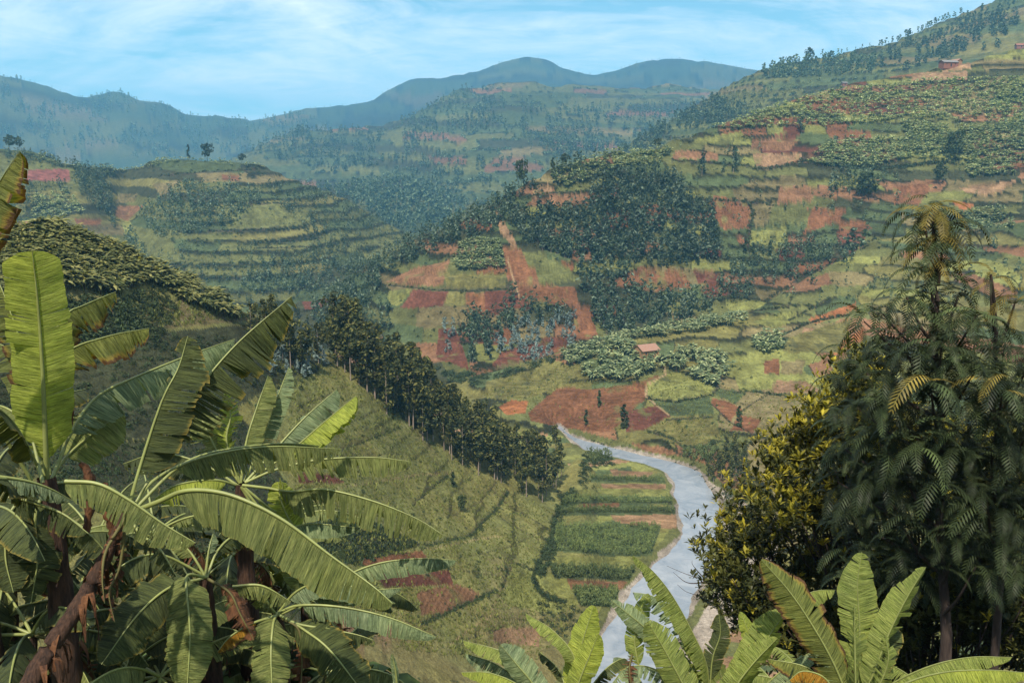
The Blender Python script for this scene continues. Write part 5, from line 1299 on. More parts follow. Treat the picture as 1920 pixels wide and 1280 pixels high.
# --- houses
def box(x0, x1, y0, y1, z0, z1):
    V = [(x, y, z) for x in (x0, x1) for y in (y0, y1) for z in (z0, z1)]
    return np.array(V), np.array([(0, 1, 3, 2), (4, 6, 7, 5), (0, 4, 5, 1), (2, 3, 7, 6), (0, 2, 6, 4), (1, 5, 7, 3)])
def house(px, py, w, d, hw, hr, rot, wall, roof, label, name='house', porch=False):
    p = ground_at([px], [py])[0]
    if np.isnan(p[0]): p = ground_at([px], [py + 6])[0]
    e = empty(name, tuple(p), rot); tag(e, label, 'house')
    V, F = box(-w / 2, w / 2, -d / 2, d / 2, -1.5, hw)
    link('wall', np_mesh('house_wall', V, F, wall), e)
    gv = np.array([(-w / 2, -d / 2, hw), (-w / 2, d / 2, hw), (-w / 2, 0, hw + hr - .12), (w / 2, -d / 2, hw), (w / 2, d / 2, hw), (w / 2, 0, hw + hr - .12)])
    link('gable', np_mesh('house_gable', gv, np.array([(0, 1, 2), (3, 5, 4)]), wall), e)
    ov = .45; k = hr / (d / 2)
    rp = []
    for s in (-1, 1):
        for t in (0.0, .10):
            rp += [(-w / 2 - ov, 0, hw + hr + t), (w / 2 + ov, 0, hw + hr + t), (w / 2 + ov, s * (d / 2 + ov), hw - ov * k + t), (-w / 2 - ov, s * (d / 2 + ov), hw - ov * k + t)]
    rp = np.array(rp); F = []
    for o in (0, 8): F += [(o, o + 1, o + 2, o + 3), (o + 4, o + 7, o + 6, o + 5), (o, o + 3, o + 7, o + 4), (o + 3, o + 2, o + 6, o + 7), (o + 2, o + 1, o + 5, o + 6)]
    link('roof', np_mesh('house_roof', rp, np.array(F), roof), e)
    V, F = box(-.45, .45, -d / 2 - .05, -d / 2 + .05, 0, min(2, hw * .85)); link('door', np_mesh('house_door', V, F, M['dark']), e)
    for sx_ in (-w * .3, w * .3):
        V, F = box(sx_ - .3, sx_ + .3, -d / 2 - .04, -d / 2 + .05, hw * .45, hw * .75); link('window', np_mesh('house_window', V, F, M['dark']), e)
    return e
house(1211, 668, 7.6, 6.4, 3.0, 1.7, R(28), M['wall_ochre'], M['tile'], 'small ochre farmhouse with pale clay tiled gable roof among banana plants')
house(1778, 126, 11, 6, 3.0, 1.5, R(10), M['brick'], M['tin'], 'long grey-roofed brick house on a bare platform near the top right')
house(1792, 122, 6, 5, 2.6, 1.2, R(-60), M['wall_ochre'], M['tile'], 'small tiled house behind the long grey-roofed house')
house(1583, 160, 5, 4, 2.4, 1.0, R(5), M['brick'], M['tin'], 'tiny brown hut on the ridge end left of the banana grove', 'hut')
house(1913, 90, 9, 6, 2.4, 2.0, R(-8), M['brick'], M['brick'], 'red-roofed house on the skyline at the far right')
house(1572, 95, 8, 5, 2.4, 1.4, R(0), M['brick'], M['tin'], 'distant grey hut on the crest of the back ridge', 'hut')
house(1548, 97, 6, 5, 2.2, 1.2, R(0), M['brick'], M['tin'], 'smaller distant hut left of the grey hut on the back ridge', 'hut')
house(48, 424, 8, 4.5, 1.5, 1.2, R(12), M['brick'], M['orange_tile'] if 'orange_tile' in M else M['brick'], 'orange-red roofed house half hidden behind the banana dome')
house(897, 245, 10, 7, 3, 1.6, R(0), M['wall_ochre'], M['tile'], 'pale distant house on the middle hill left', 'house') if False else None
# ------------------------------------------------------------------ near banana plants
def banana_leaf(plant, pts, hw, mat, b0=0.12, mode='hang', droop=(60, 60), curl=18, tear=0.5, jit=9, seed=0, label=None, sweep=0.22, rib=None, ribr=0.0115, nst=64, wave=0.03, name='leaf', fold=0.0, notch=0.055, tip=0.30):
    """pts: world points of stalk + midrib; hw: half width in metres; droop: angle of each half below the plane"""
    q = np.random.RandomState(seed * 7 + 3)
    C, s = sample_spline(pts, nst + 1)
    T = np.gradient(C, axis=0); T /= np.linalg.norm(T, axis=1)[:, None]
    if mode == 'hang': up = np.tile([0, 0, 1.0], (nst + 1, 1))
    elif mode == 'face': up = -C / np.linalg.norm(C, axis=1)[:, None] + np.array([0, 0, 0.15])
    else: up = np.tile(np.array(mode, float), (nst + 1, 1))
    Nn = up - (up * T).sum(1)[:, None] * T; Nn /= np.linalg.norm(Nn, axis=1)[:, None] + 1e-9
    S = np.cross(T, Nn)
    i0 = int(b0 * nst); st = np.arange(i0, nst + 1); f = (st - i0) / (nst - i0)
    L = s[-1] - s[i0]
    prof = np.minimum(1, (f / 0.10 + 0.12) ** 0.6) * np.clip((1 - f) / tip, 0, 1) ** 0.55 * (0.9 + 0.1 * np.sin(f * 3))
    Mv = 5; vv = np.linspace(0, 1, Mv + 1) ** 0.9
    Vs, Fs, Us = [], [], []; o = 0
    for side, sg in ((0, 1), (1, -1)):
        k = 0
        while k < len(st) - 1:
            ln = max(1, int(q.exponential(1.0 + 6 * (1 - tear) ** 2) + 1)) if tear > 0 else 999
            k2 = min(len(st) - 1, k + ln)
            da = q.normal(0, jit * (1.5 if q.rand() < .8 else 4)) if tear > 0 else 0; dsw = q.normal(0, 0.05) * tear * 2; wj = 1 - abs(q.normal(0, notch)) 
            gap = q.uniform(0.2, 2.6) * tear
            idx = np.arange(k, k2 + 1); n = len(idx); ff = f[idx]
            P = C[st[idx]].copy(); w = hw * prof[idx] * wj * (1 + q.normal(0, 0.02, n))
            rows = [P]; ang0 = droop[side] + wave * 200 * np.sin(ff * 9 + side) * 0.5
            pos = P.copy(); prev = 0
            cen = (idx - (k + k2) / 2.0) / max(1, n - 1)
            for m_ in range(1, Mv + 1):
                v = vv[m_]; an = np.radians(ang0 + (curl * v) + da * v ** 1.2 + 4 * np.sin(ff * 40 + seed) * v)
                D = S[st[idx]] * sg * np.cos(an)[:, None] - Nn[st[idx]] * np.sin(an)[:, None]
                D = D + T[st[idx]] * (sweep + dsw)
                D /= np.linalg.norm(D, axis=1)[:, None]
                pos = pos + D * (w * (v - prev))[:, None]
                if ln < 900: pos = pos - T[st[idx]] * (cen * gap * (L / nst) * (v - prev))[:, None]
                rows.append(pos.copy()); prev = v
            V = np.stack(rows, 1).reshape(-1, 3)
            U = np.stack([np.repeat(s[st[idx]], Mv + 1) + side * 7.3 + seed, np.tile(vv, n)], -1)
            a = (np.arange(n - 1)[:, None] * (Mv + 1) + np.arange(Mv)[None]).ravel()
            F = np.stack([a, a + 1, a + Mv + 2, a + Mv + 1], -1)
            if sg < 0: F = F[:, ::-1]
            Vs.append(V); Us.append(U); Fs.append(F + o); o += len(V)
            k = k2
    me = np_mesh('banana_leaf_blade', np.vstack(Vs), np.vstack(Fs), M[mat], smooth=True, uv=np.vstack(Us))
    lf = link(name, me, plant)
    lf.matrix_parent_inverse = plant.matrix_world.inverted() if False else Matrix.Translation(-plant.location)
    if label: lf['label'] = label
    rv, rf = tube([C[j] + Nn[j] * 0.004 for j in range(0, nst + 1, 4)], [ribr * 1.5, ribr * 1.2, ribr, ribr * .8, ribr * .5, ribr * .2], 6, nst // 2)
    rb_ = link('midrib', np_mesh('banana_midrib_mesh', rv, rf, M[rib or 'rib'], smooth=True), lf)
    return lf
def LP(plist, r0, r1=None):
    n = len(plist); r1 = r0 if r1 is None else r1
    return [P3(x, y, r0 + (r1 - r0) * i / max(1, n - 1)) for i, (x, y) in enumerate(plist)]
def stem(plant, pts, rad, mat='stem', label=None, nm='pseudostem', seed=0, flaps=10):
    q = np.random.RandomState(seed)
    V, F = tube(pts, rad, 12, len(pts) * 8, rng=q, rough=0.10)
    me = np_mesh('stem_mesh', V, F, M[mat], smooth=True); o = link(nm, me, plant); o.matrix_parent_inverse = Matrix.Translation(-plant.location)
    if flaps:                                # peeling dry sheaths hanging off the stem
        C, _ = sample_spline(pts, 40); fv, ff = [], []; oo = 0
        for k in range(flaps):
            i = q.randint(4, 36); th = q.uniform(0, 6.28); R_ = np.interp(i / 39, np.linspace(0, 1, len(rad)), rad); ln = q.uniform(.12, .36); w = q.uniform(.015, .04)
            dirv = np.array([math.cos(th), math.sin(th), 0]); sd_ = np.array([-math.sin(th), math.cos(th), 0])
            for j in range(5):
                t = j / 4; c = C[i] + dirv * (R_ + .01 + .06 * math.sin(t * 2.4)) - np.array([0, 0, ln * t]); ww = w * (1 - t * .7)
                fv += [c - sd_ * ww, c + dirv * .02 * math.sin(j * 2), c + sd_ * ww]
            for j in range(4):
                a = oo + j * 3; ff += [(a, a + 1, a + 4, a + 3), (a + 1, a + 2, a + 5, a + 4)]
            oo += 15
        o2 = link('dry_sheath', np_mesh('sheath_mesh', np.array(fv), np.array(ff), M['ban_dry'], smooth=True), o); o2['kind'] = 'stuff'
    return o
def plant_(crown, r, label, group=None):
    p = P3(crown[0], crown[1], r)
    gz = float(height(np.array([p.x]), np.array([p.y]))[0])
    e = empty('banana_plant', (p.x, p.y, min(gz, p.z - 0.3))); tag(e, label, 'banana plant', group)
    return e, p
def px2m(px, r): return px * r / FPX * 1.02
SEED = [0]
def leaf(pl, coords, r, hw, mat, **kw):
    SEED[0] += 1
    r0, r1 = (r if isinstance(r, tuple) else (r, r))
    return banana_leaf(pl, LP(coords, r0, r1), px2m(hw, (r0 + r1) / 2), mat, seed=kw.pop('seed', SEED[0]), **kw)
def ground_pt(p, dz=-0.15):
    return Vector((p.x, p.y, float(height(np.array([p.x]), np.array([p.y]))[0]) + dz))

# plant A: far left, with the tall upright lime leaf
A, c = plant_((88, 905), 8.2, 'banana plant at the left edge with one tall upright lime-green leaf')
stem(A, [ground_pt(c), c + Vector((0.02, 0, -.8)), c + Vector((0, 0, 0.05))], [.14, .12, .07], seed=1)
leaf(A, [(88, 905), (86, 850), (80, 700), (70, 560), (60, 470)], (8.2, 8.0), 52, 'ban_lime', b0=.14, tip=.09, mode='face', droop=(10, 6), curl=10, tear=.12, jit=3, label='tall broad upright lime-green leaf, almost untorn', ribr=.017)
leaf(A, [(60, 900), (-60, 700), (-95, 560), (-45, 430), (-5, 350), (38, 284)], (8.0, 7.2), 50, 'ban_olive', b0=.5, droop=(62, 40), tear=.5, jit=6, mode=(-.9, -.1, .45), label='scorched leaf tip rising at the left edge')
leaf(A, [(92, 905), (84, 740), (112, 605), (165, 570), (217, 548)], (8.3, 9.0), 52, 'ban_olive', b0=.5, droop=(66, 50), tear=.55, jit=5, label='short torn leaf just behind the upright lime leaf')
leaf(A, [(95, 905), (84, 790), (118, 670), (200, 632), (280, 616)], (8.3, 8.8), 50, 'ban_olive', b0=.5, droop=(64, 50), tear=.5, jit=6)
leaf(A, [(95, 905), (140, 800), (185, 742), (260, 705), (350, 668), (440, 636)], (8.2, 9.4), 56, 'ban_pale', b0=.2, droop=(58, 40), tear=.35, jit=5, label='long bluish-green leaf running up behind the folded dark leaf')
leaf(A, [(85, 905), (30, 800), (-30, 745)], (8.2, 7.4), 40, 'ban_shade', b0=.25, droop=(55, 55), tear=.5)
leaf(A, [(80, 905), (50, 800), (-10, 760), (-60, 800)], (8.0, 8.8), 55, 'ban_green', b0=.3, droop=(50, 30), tear=.6)
leaf(A, [(70, 925), (20, 900), (-50, 900)], (8.0, 7.0), 40, 'ban_shade', b0=.1, droop=(65, 40), tear=.4)
leaf(A, [(-40, 890), (40, 900), (90, 915), (134, 938)], (7.4, 7.6), 26, 'ban_pale', b0=.02, droop=(60, 40), tear=.3)
leaf(A, [(20, 930), (70, 945), (120, 965), (165, 1000)], (7.8, 7.4), 36, 'ban_shade', b0=.05, droop=(60, 50), tear=.6, label='short dark tattered leaf below the crown')
leaf(A, [(88, 905), (100, 780), (128, 740), (160, 730)], (8.5, 9.2), 30, 'ban_shade', b0=.5, droop=(30, 50), tear=.4)
leaf(A, [(92, 905), (60, 720), (10, 560), (-20, 500)], (8.4, 9.0), 36, 'ban_olive', b0=.4, droop=(55, 50), tear=.7, jit=10)
leaf(A, [(85, 910), (60, 760), (20, 660), (-30, 640)], (8.4, 9.0), 34, 'ban_green', b0=.4, droop=(60, 50), tear=.7, jit=10)
leaf(A, [(88, 905), (66, 970), (70, 1050), (58, 1130)], (8.2, 7.9), 46, 'ban_shade', b0=.15, mode='face', droop=(20, 20), tear=.2, label='shade-darkened leaf hanging straight down at the left edge')
leaf(A, [(70, 915), (20, 960), (10, 1040), (25, 1110)], (8.2, 7.8), 48, 'ban_shade', b0=.15, mode='face', droop=(25, 10), tear=.2)
leaf(A, [(90, 905), (130, 850), (190, 800), (230, 772)], (8.4, 9.0), 50, 'ban_green', b0=.3, mode='face', droop=(12, 12), curl=12, tear=.15, jit=3, label='broad flat leaf with a pale midrib behind the crown')

# plant B: the leaning brown trunk
B, c = plant_((238, 962), 7.6, 'leaning banana plant with a shaggy brown trunk and a dark folded leaf')
B.location = P3(30, 1330, 7.3)
stem(B, [P3(30, 1330, 7.3), P3(90, 1220, 7.4), P3(150, 1130, 7.5), P3(195, 1050, 7.6), P3(238, 962, 7.6)], [.080, .072, .062, .055, .04], seed=2, flaps=26)
leaf(B, [(238, 965), (268, 860), (305, 750), (335, 690), (353, 630)], (7.6, 7.9), 62, 'ban_shade', b0=.22, mode=(-.5, -.6, .5), droop=(38, 30), curl=25, tear=.5, jit=10, rib='rib', label='dark upright leaf folded along its midrib, torn into fingers')
leaf(B, [(242, 965), (290, 880), (345, 770), (435, 655), (547, 556)], (7.6, 8.2), 74, 'ban_shade', b0=.30, droop=(72, 66), curl=12, tear=.8, jit=6, sweep=.05, rib='rib', label='long dark diagonal leaf cut into a comb of narrow strips')
leaf(B, [(236, 962), (180, 925), (128, 903)], (7.5, 7.2), 20, 'ban_green', b0=.1, droop=(50, 60), tear=.4)
leaf(B, [(122, 903), (185, 908), (245, 940), (305, 982), (366, 1018)], (7.0, 6.6), 50, 'ban_green', b0=.01, droop=(62, 20), curl=14, tear=.4, jit=6, label='bright torn leaf crossing in front of the leaning trunk')
leaf(B, [(245, 962), (300, 940), (352, 920), (430, 928), (525, 972), (620, 1042), (700, 1100), (736, 1132)], (7.5, 6.3), 76, 'ban_green', b0=.2, droop=(66, 30), curl=16, tear=.28, jit=3.5, label='very long arching leaf sweeping down to the right, finely ribbed', ribr=.016, nst=96, wave=.01)
leaf(B, [(245, 962), (290, 900), (380, 858), (500, 838), (638, 842)], (7.7, 8.6), 50, 'ban_green', b0=.28, droop=(68, 40), curl=14, tear=.55, jit=5, label='long level leaf reaching right above the arching one', nst=80)
leaf(B, [(246, 962), (330, 880), (400, 848), (520, 832), (600, 836)], (7.9, 8.9), 22, 'ban_olive', b0=.3, droop=(50, 30), tear=.7)
leaf(B, [(240, 965), (262, 1000), (300, 1030), (330, 1080)], (7.6, 7.1), 26, 'ban_shade', b0=.2, droop=(60, 60), tear=.6)
leaf(B, [(236, 970), (225, 1060), (205, 1110), (215, 1165)], (7.5, 7.3), 22, 'ban_dry', b0=.1, mode='face', droop=(50, 60), curl=60, tear=.8, jit=25, rib='rib_dark', label='withered orange-brown leaf hanging from the leaning trunk')
leaf(B, [(236, 970), (200, 1030), (192, 1080), (196, 1130)], (7.45, 7.2), 14, 'ban_dry', b0=.1, mode='face', droop=(50, 60), curl=60, tear=.8, jit=25, rib='rib_dark')

# plant C: behind, its leaves to the right above the slope
Cc, c = plant_((452, 905), 9.4, 'banana plant with upright pale leaves behind the long level leaf')
stem(Cc, [ground_pt(c), c + Vector((0, 0, -.9)), c], [.13, .11, .06], seed=3)
leaf(Cc, [(452, 905), (462, 830), (480, 770), (503, 705)], (9.4, 9.8), 32, 'ban_green', b0=.3, mode=(-.5, -.8, .3), droop=(25, 30), tear=.2, jit=4, label='upright half-open leaf, left one of the pair')
leaf(Cc, [(458, 905), (490, 830), (515, 760), (542, 688)], (9.5, 10), 26, 'ban_pale', b0=.3, mode=(-.5, -.8, .3), droop=(30, 30), tear=.5, jit=6, label='upright narrow leaf, right one of the pair')
leaf(Cc, [(460, 905), (510, 850), (570, 785), (632, 730)], (9.4, 9.9), 46, 'ban_pale', b0=.28, droop=(60, 30), tear=.3, jit=6)
leaf(Cc, [(462, 905), (540, 850), (610, 790), (668, 742)], (9.5, 9.6), 44, 'ban_lime', b0=.35, droop=(20, 62), tear=.25, jit=6, label='yellow-green leaf tip catching the light above the slope')
leaf(Cc, [(450, 905), (425, 830), (432, 780), (424, 735)], (9.4, 9.6), 30, 'ban_lime', b0=.35, mode='face', droop=(45, 40), curl=20, tear=.8, jit=12)
leaf(Cc, [(450, 905), (410, 850), (385, 800), (372, 770)], (9.4, 9.8), 40, 'ban_green', b0=.3, mode='face', droop=(20, 25), tear=.3)
leaf(Cc, [(460, 905), (520, 880), (600, 862), (700, 858), (772, 866)], (9.3, 9.2), 40, 'ban_green', b0=.25, droop=(66, 40), curl=10, tear=.75, jit=5, label='finely split leaf with its tip over the grass slope', nst=80)
leaf(Cc, [(455, 910), (500, 915), (545, 922), (610, 918), (700, 940), (780, 972), (832, 1004)], (9.2, 8.4), 56, 'ban_green', b0=.2, droop=(70, 40), curl=10, tear=.7, jit=4, label='comb-like hanging leaf arching over the dark plot', nst=90)
leaf(Cc, [(458, 915), (520, 960), (530, 920), (524, 895)], (9.0, 9.0), 5, 'ban_lime', b0=.2, droop=(40, 40), tear=0)
leaf(Cc, [(560, 1005), (540, 970), (526, 935), (522, 903)], (8.9, 9.0), 34, 'ban_lime', b0=.04, mode='face', droop=(20, 35), tear=.1, jit=3, label='short glowing lime leaf standing up behind the long arching leaf')
leaf(Cc, [(455, 915), (520, 985), (590, 982), (672, 990)], (9.0, 8.8), 28, 'ban_pale', b0=.3, droop=(66, 40), tear=.2, jit=4)
leaf(Cc, [(450, 912), (400, 900), (330, 910), (290, 935)], (9.4, 9.0), 40, 'ban_lime', b0=.2, droop=(40, 40), tear=.4)
leaf(Cc, [(452, 912), (500, 990), (555, 1040), (560, 1110)], (9.3, 9.1), 44, 'ban_green', b0=.3, mode='face', droop=(10, 20), tear=.3, jit=4)
leaf(Cc, [(448, 912), (380, 870), (300, 850), (230, 870)], (9.4, 9.9), 44, 'ban_shade', b0=.2, droop=(40, 50), tear=.6)

# plant D: the hanging broad leaf in the middle of the left thicket
D, c = plant_((385, 1082), 8.6, 'banana plant with one broad dark leaf hanging straight down in the left thicket')
stem(D, [ground_pt(c), c + Vector((0, 0, -.7)), c], [.12, .10, .06], seed=4)
leaf(D, [(385, 1082), (352, 1078), (350, 1110), (356, 1190), (350, 1305)], (8.5, 7.8), 46, 'ban_green', b0=.22, mode='face', droop=(14, 12), curl=14, tear=.12, jit=3, label='broad smooth leaf hanging straight down with a pale midrib')
leaf(D, [(385, 1082), (360, 1040), (335, 1010), (330, 985)], (8.6, 8.9), 22, 'ban_green', b0=.4, droop=(40, 40), tear=.3)
leaf(D, [(385, 1082), (392, 1030), (400, 1000)], (8.6, 8.8), 14, 'ban_pale', b0=.5, droop=(40, 40), tear=.3)
leaf(D, [(388, 1082), (410, 1030), (450, 1000), (500, 1010)], (8.6, 9.1), 32, 'ban_shade', b0=.3, droop=(55, 50), tear=.5)
leaf(D, [(380, 1085), (320, 1100), (260, 1150), (190, 1245)], (8.6, 8.0), 52, 'ban_shade', b0=.15, mode=(.2, -.8, .5), droop=(15, 15), tear=.12, jit=3, label='very dark smooth leaf lying across the thicket towards the lower left')
leaf(D, [(385, 1080), (300, 1040), (230, 1060), (180, 1120)], (8.8, 8.6), 44, 'ban_shade', b0=.2, droop=(50, 50), tear=.4)
leaf(D, [(388, 1084), (430, 1110), (450, 1150), (476, 1200)], (8.5, 8.2), 30, 'ban_dry', b0=.2, mode='face', droop=(30, 30), curl=40, tear=.7, jit=18, rib='rib_dark', label='dead brown leaf hanging in the shade')

# plant E: lower right of the left thicket
E_, c = plant_((520, 1150), 8.8, 'banana plant low in the left thicket with grey-green leaves spread over the terraced slope')
stem(E_, [ground_pt(c), c + Vector((0, 0, -.6)), c], [.12, .10, .06], seed=5)
leaf(E_, [(520, 1150), (512, 1170), (508, 1230), (512, 1320)], (8.7, 8.0), 40, 'ban_green', b0=.12, mode='face', droop=(12, 14), curl=14, tear=.2, jit=3, label='broad leaf hanging at the bottom edge with a yellow midrib')
leaf(E_, [(522, 1150), (570, 1180), (620, 1220), (690, 1310)], (8.7, 8.0), 48, 'ban_shade', b0=.2, mode='face', droop=(18, 14), tear=.25, jit=4, label='dark leaf running down to the bottom edge')
leaf(E_, [(522, 1150), (560, 1135), (640, 1138), (730, 1158), (818, 1194)], (8.7, 8.2), 36, 'ban_pale', b0=.2, droop=(66, 30), tear=.4, jit=5, label='long grey-green leaf, lowest over the slope')
leaf(E_, [(522, 1150), (555, 1110), (600, 1092), (660, 1100), (700, 1118)], (8.8, 8.4), 36, 'ban_pale', b0=.2, droop=(60, 30), tear=.12, jit=3)
leaf(E_, [(525, 1150), (600, 1105), (690, 1062), (770, 1048), (857, 1050)], (8.8, 8.8), 34, 'ban_pale', b0=.3, droop=(64, 30), tear=.3, jit=4, label='smooth pale leaf pointing right over the red plot')
leaf(E_, [(525, 1152), (600, 1120), (690, 1108), (752, 1102)], (8.8, 8.6), 26, 'ban_pale', b0=.3, droop=(64, 30), tear=.3, jit=4)
leaf(E_, [(515, 1150), (480, 1105), (440, 1098)], (8.7, 8.5), 26, 'ban_green', b0=.15, droop=(60, 40), tear=.6)
leaf(E_, [(436, 1100), (490, 1098), (545, 1128)], (8.5, 8.4), 30, 'ban_green', b0=.02, droop=(62, 40), tear=.6)
leaf(E_, [(515, 1155), (470, 1170), (430, 1195), (408, 1222)], (8.6, 8.3), 22, 'ban_ochre', b0=.3, droop=(60, 50), tear=.4, label='orange withered leaf tip in the dark thicket')
leaf(E_, [(528, 1158), (560, 1180), (566, 1240), (562, 1310)], (8.6, 8.3), 24, 'ban_dry', b0=.2, mode='face', droop=(40, 30), curl=40, tear=.6, jit=16, rib='rib_dark')
leaf(E_, [(522, 1152), (560, 1170), (620, 1180), (670, 1190), (700, 1200)], (8.6, 8.3), 30, 'ban_shade', b0=.2, droop=(66, 50), tear=.9, jit=10)
leaf(E_, [(745, 1300), (742, 1260), (735, 1225)], (8.1, 8.1), 9, 'ban_pale', b0=.02, mode='face', droop=(40, 20), tear=0)
# dried flower stalks with withered bracts
for k, (pl, pa) in enumerate(((A, [(160, 1010), (170, 930), (165, 885), (150, 868)]), (A, [(130, 800), (128, 760), (126, 735)]), (B, [(222, 1040), (205, 960), (196, 905)]))):
    pts = LP(pa, 8.3 if k < 2 else 7.7); q = np.random.RandomState(k)
    V, F = tube(pts, [.03, .035, .05, .02], 8, 24, rng=q, rough=.35)
    o = link('flower_stalk', np_mesh('flower_stalk_mesh', V, F, M['ban_dry'], smooth=True), pl); o.matrix_parent_inverse = Matrix.Translation(-pl.location)

# generic plants that fill the thicket
def auto_plant(crown, r, n, L, hwm, mats, label, seed, group=None, el=(0.2, 1.2), stemr=.085, droopy=1.5, dead=2):
    e, c = plant_(crown, r, label, group); q = np.random.RandomState(seed)
    stem(e, [ground_pt(c), (ground_pt(c) + c) / 2 + Vector((q.normal(0, .05), 0, 0)), c], [stemr * 1.2, stemr, stemr * .6], seed=seed, flaps=8)
    for k in range(n + dead):
        th = 2 * math.pi * (k + q.uniform(-.3, .3)) / n; e0 = q.uniform(*el); ln = L * q.uniform(.75, 1.15)
        dd = k >= n
        if dd: e0 = -0.2; ln *= .6
        pts = [c]; p = c.copy(); steps = 6
        for i in range(steps):
            e1 = e0 - droopy * (i / steps) ** 1.4 * (1.0 if not dd else 1.3)
            p = p + Vector((math.cos(th) * math.cos(e1), math.sin(th) * math.cos(e1), math.sin(e1))) * (ln / steps); pts.append(p.copy())
        SEED[0] += 1
        banana_leaf(e, pts, hwm * q.uniform(.8, 1.15), 'ban_dry' if dd else mats[q.randint(len(mats))], b0=.18, mode='hang', droop=(q.uniform(15, 60), q.uniform(15, 60)), curl=14,
                    tear=q.choice([.1, .3, .5, .7]) if not dd else .9, jit=5 if not dd else 20, seed=SEED[0], nst=40, rib='rib_dark' if dd else None)
    return e
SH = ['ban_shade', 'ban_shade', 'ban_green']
for k, (cx0, cy0, r, lb) in enumerate([(20, 1060, 9.6, 'shaded banana plant at the left edge under the upright lime leaf'), (150, 1120, 10.2, 'shaded banana plant behind the leaning brown trunk'),
        (290, 1000, 10.6, 'shaded banana plant between the leaning trunk and the broad hanging leaf'), (440, 1040, 10.4, 'shaded banana plant under the long arching leaf'), (610, 1260, 9.6, 'small banana plant at the bottom edge right of the dark leaf'),
        (-40, 960, 8.6, 'banana plant mostly outside the left edge'), (400, 1240, 9.6, 'low banana plant at the bottom edge beside the broad hanging leaf'), (240, 1250, 9.0, 'low banana plant at the bottom edge under the dark smooth leaf'), (80, 1230, 9.2, 'low banana plant in the lower left corner'), (180, 1010, 11.0, 'shaded banana plant far back behind the leaning trunk'), (350, 1180, 10.2, 'shaded banana plant behind the broad hanging leaf'), (60, 1190, 8.6, 'dark banana plant in the lower left corner with leaves over the leaning trunk'), (300, 1270, 8.4, 'dark banana plant at the bottom edge between the dry leaves and the broad hanging leaf'), (570, 1130, 10.8, 'shaded banana plant furthest right in the left thicket'), (500, 1000, 11.5, 'banana plant in the shade behind the comb-like hanging leaf')]):
    auto_plant((cx0, cy0), r, 10, 1.4, .2, SH, lb, 300 + k, el=(-.5, .9), stemr=.07, dead=1)

# right-hand plants along the bottom edge
def RPL(crown, r, label, sr=.11):
    e, c = plant_(crown, r, label); stem(e, [ground_pt(c), (ground_pt(c) + c) / 2, c], [sr * 1.2, sr, sr * .6], seed=int(crown[0]), flaps=6); return e
F1 = RPL((1072, 1335), 11.5, 'banana plant at the bottom centre with two upright lime leaves')
leaf(F1, [(1072, 1335), (1075, 1280), (1092, 1205), (1113, 1134)], (11.6, 12.0), 30, 'ban_lime', b0=.2, mode='face', droop=(12, 14), tear=.08, jit=2, label='taller lime leaf with a rounded tip')
leaf(F1, [(1072, 1335), (1085, 1280), (1105, 1230), (1122, 1188)], (11.3, 11.4), 30, 'ban_lime', b0=.1, mode='face', droop=(14, 14), tear=.08, jit=2, label='shorter lime leaf in front')
leaf(F1, [(1070, 1335), (1078, 1240), (1040, 1185), (986, 1150)], (11.5, 11.8), 24, 'ban_fresh', b0=.35, droop=(55, 30), tear=.35, jit=3)
leaf(F1, [(1075, 1335), (1130, 1260), (1165, 1235), (1180, 1240)], (11.8, 12.2), 24, 'ban_shade', b0=.3, droop=(40, 40), tear=.4)
leaf(F1, [(1070, 1335), (1050, 1260), (1010, 1220)], (11.8, 12.4), 16, 'ban_shade', b0=.4, droop=(40, 40), tear=.3)
F2 = RPL((1030, 1350), 10.8, 'banana plant at the bottom edge with pale broad leaves left of the upright lime leaves')
leaf(F2, [(1030, 1350), (1005, 1290), (965, 1240), (938, 1208)], (10.8, 11.0), 32, 'ban_pale', b0=.2, mode=(-.3, -.7, .6), droop=(15, 20), tear=.2, jit=4)
leaf(F2, [(1030, 1350), (1010, 1275), (950, 1225), (868, 1200)], (10.9, 11.4), 26, 'ban_fresh', b0=.3, droop=(50, 40), tear=.35, jit=5)
leaf(F2, [(1030, 1350), (980, 1290), (920, 1262), (865, 1260)], (10.8, 10.7), 24, 'ban_lime', b0=.3, droop=(50, 40), tear=.2, jit=4)
leaf(F2, [(1030, 1350), (990, 1290), (930, 1245), (872, 1225)], (11.2, 11.6), 30, 'ban_pale', b0=.3, droop=(52, 40), tear=.5, jit=6)
F3 = RPL((1330, 1330), 12.2, 'banana plant with one long leaf arching left across the river')
leaf(F3, [(1330, 1330), (1325, 1250), (1300, 1190), (1262, 1120), (1225, 1072), (1187, 1041)], (12.2, 11.6), 34, 'ban_fresh', b0=.15, droop=(35, 60), tear=.3, jit=6, label='long arching leaf with its tip over the river', nst=80)
leaf(F3, [(1330, 1330), (1310, 1220), (1265, 1150), (1225, 1118), (1186, 1110)], (12.4, 12.6), 34, 'ban_pale', b0=.35, droop=(55, 45), tear=.9, jit=12)
leaf(F3, [(1330, 1330), (1290, 1260), (1225, 1190), (1145, 1124)], (12.0, 12.0), 24, 'ban_pale', b0=.3, mode=(-.3, -.6, .6), droop=(20, 20), tear=.35, jit=4)
leaf(F3, [(1200, 1260), (1190, 1200), (1202, 1150), (1216, 1112)], (12.0, 12.2), 22, 'ban_fresh', b0=.1, mode='face', droop=(15, 15), tear=.25, jit=3)
leaf(F3, [(1310, 1330), (1285, 1290), (1250, 1225), (1214, 1164)], (11.4, 11.4), 38, 'ban_fresh', b0=.1, mode='face', droop=(16, 18), tear=.3, jit=3, label='broad flat leaf with a white midrib in front of the river')
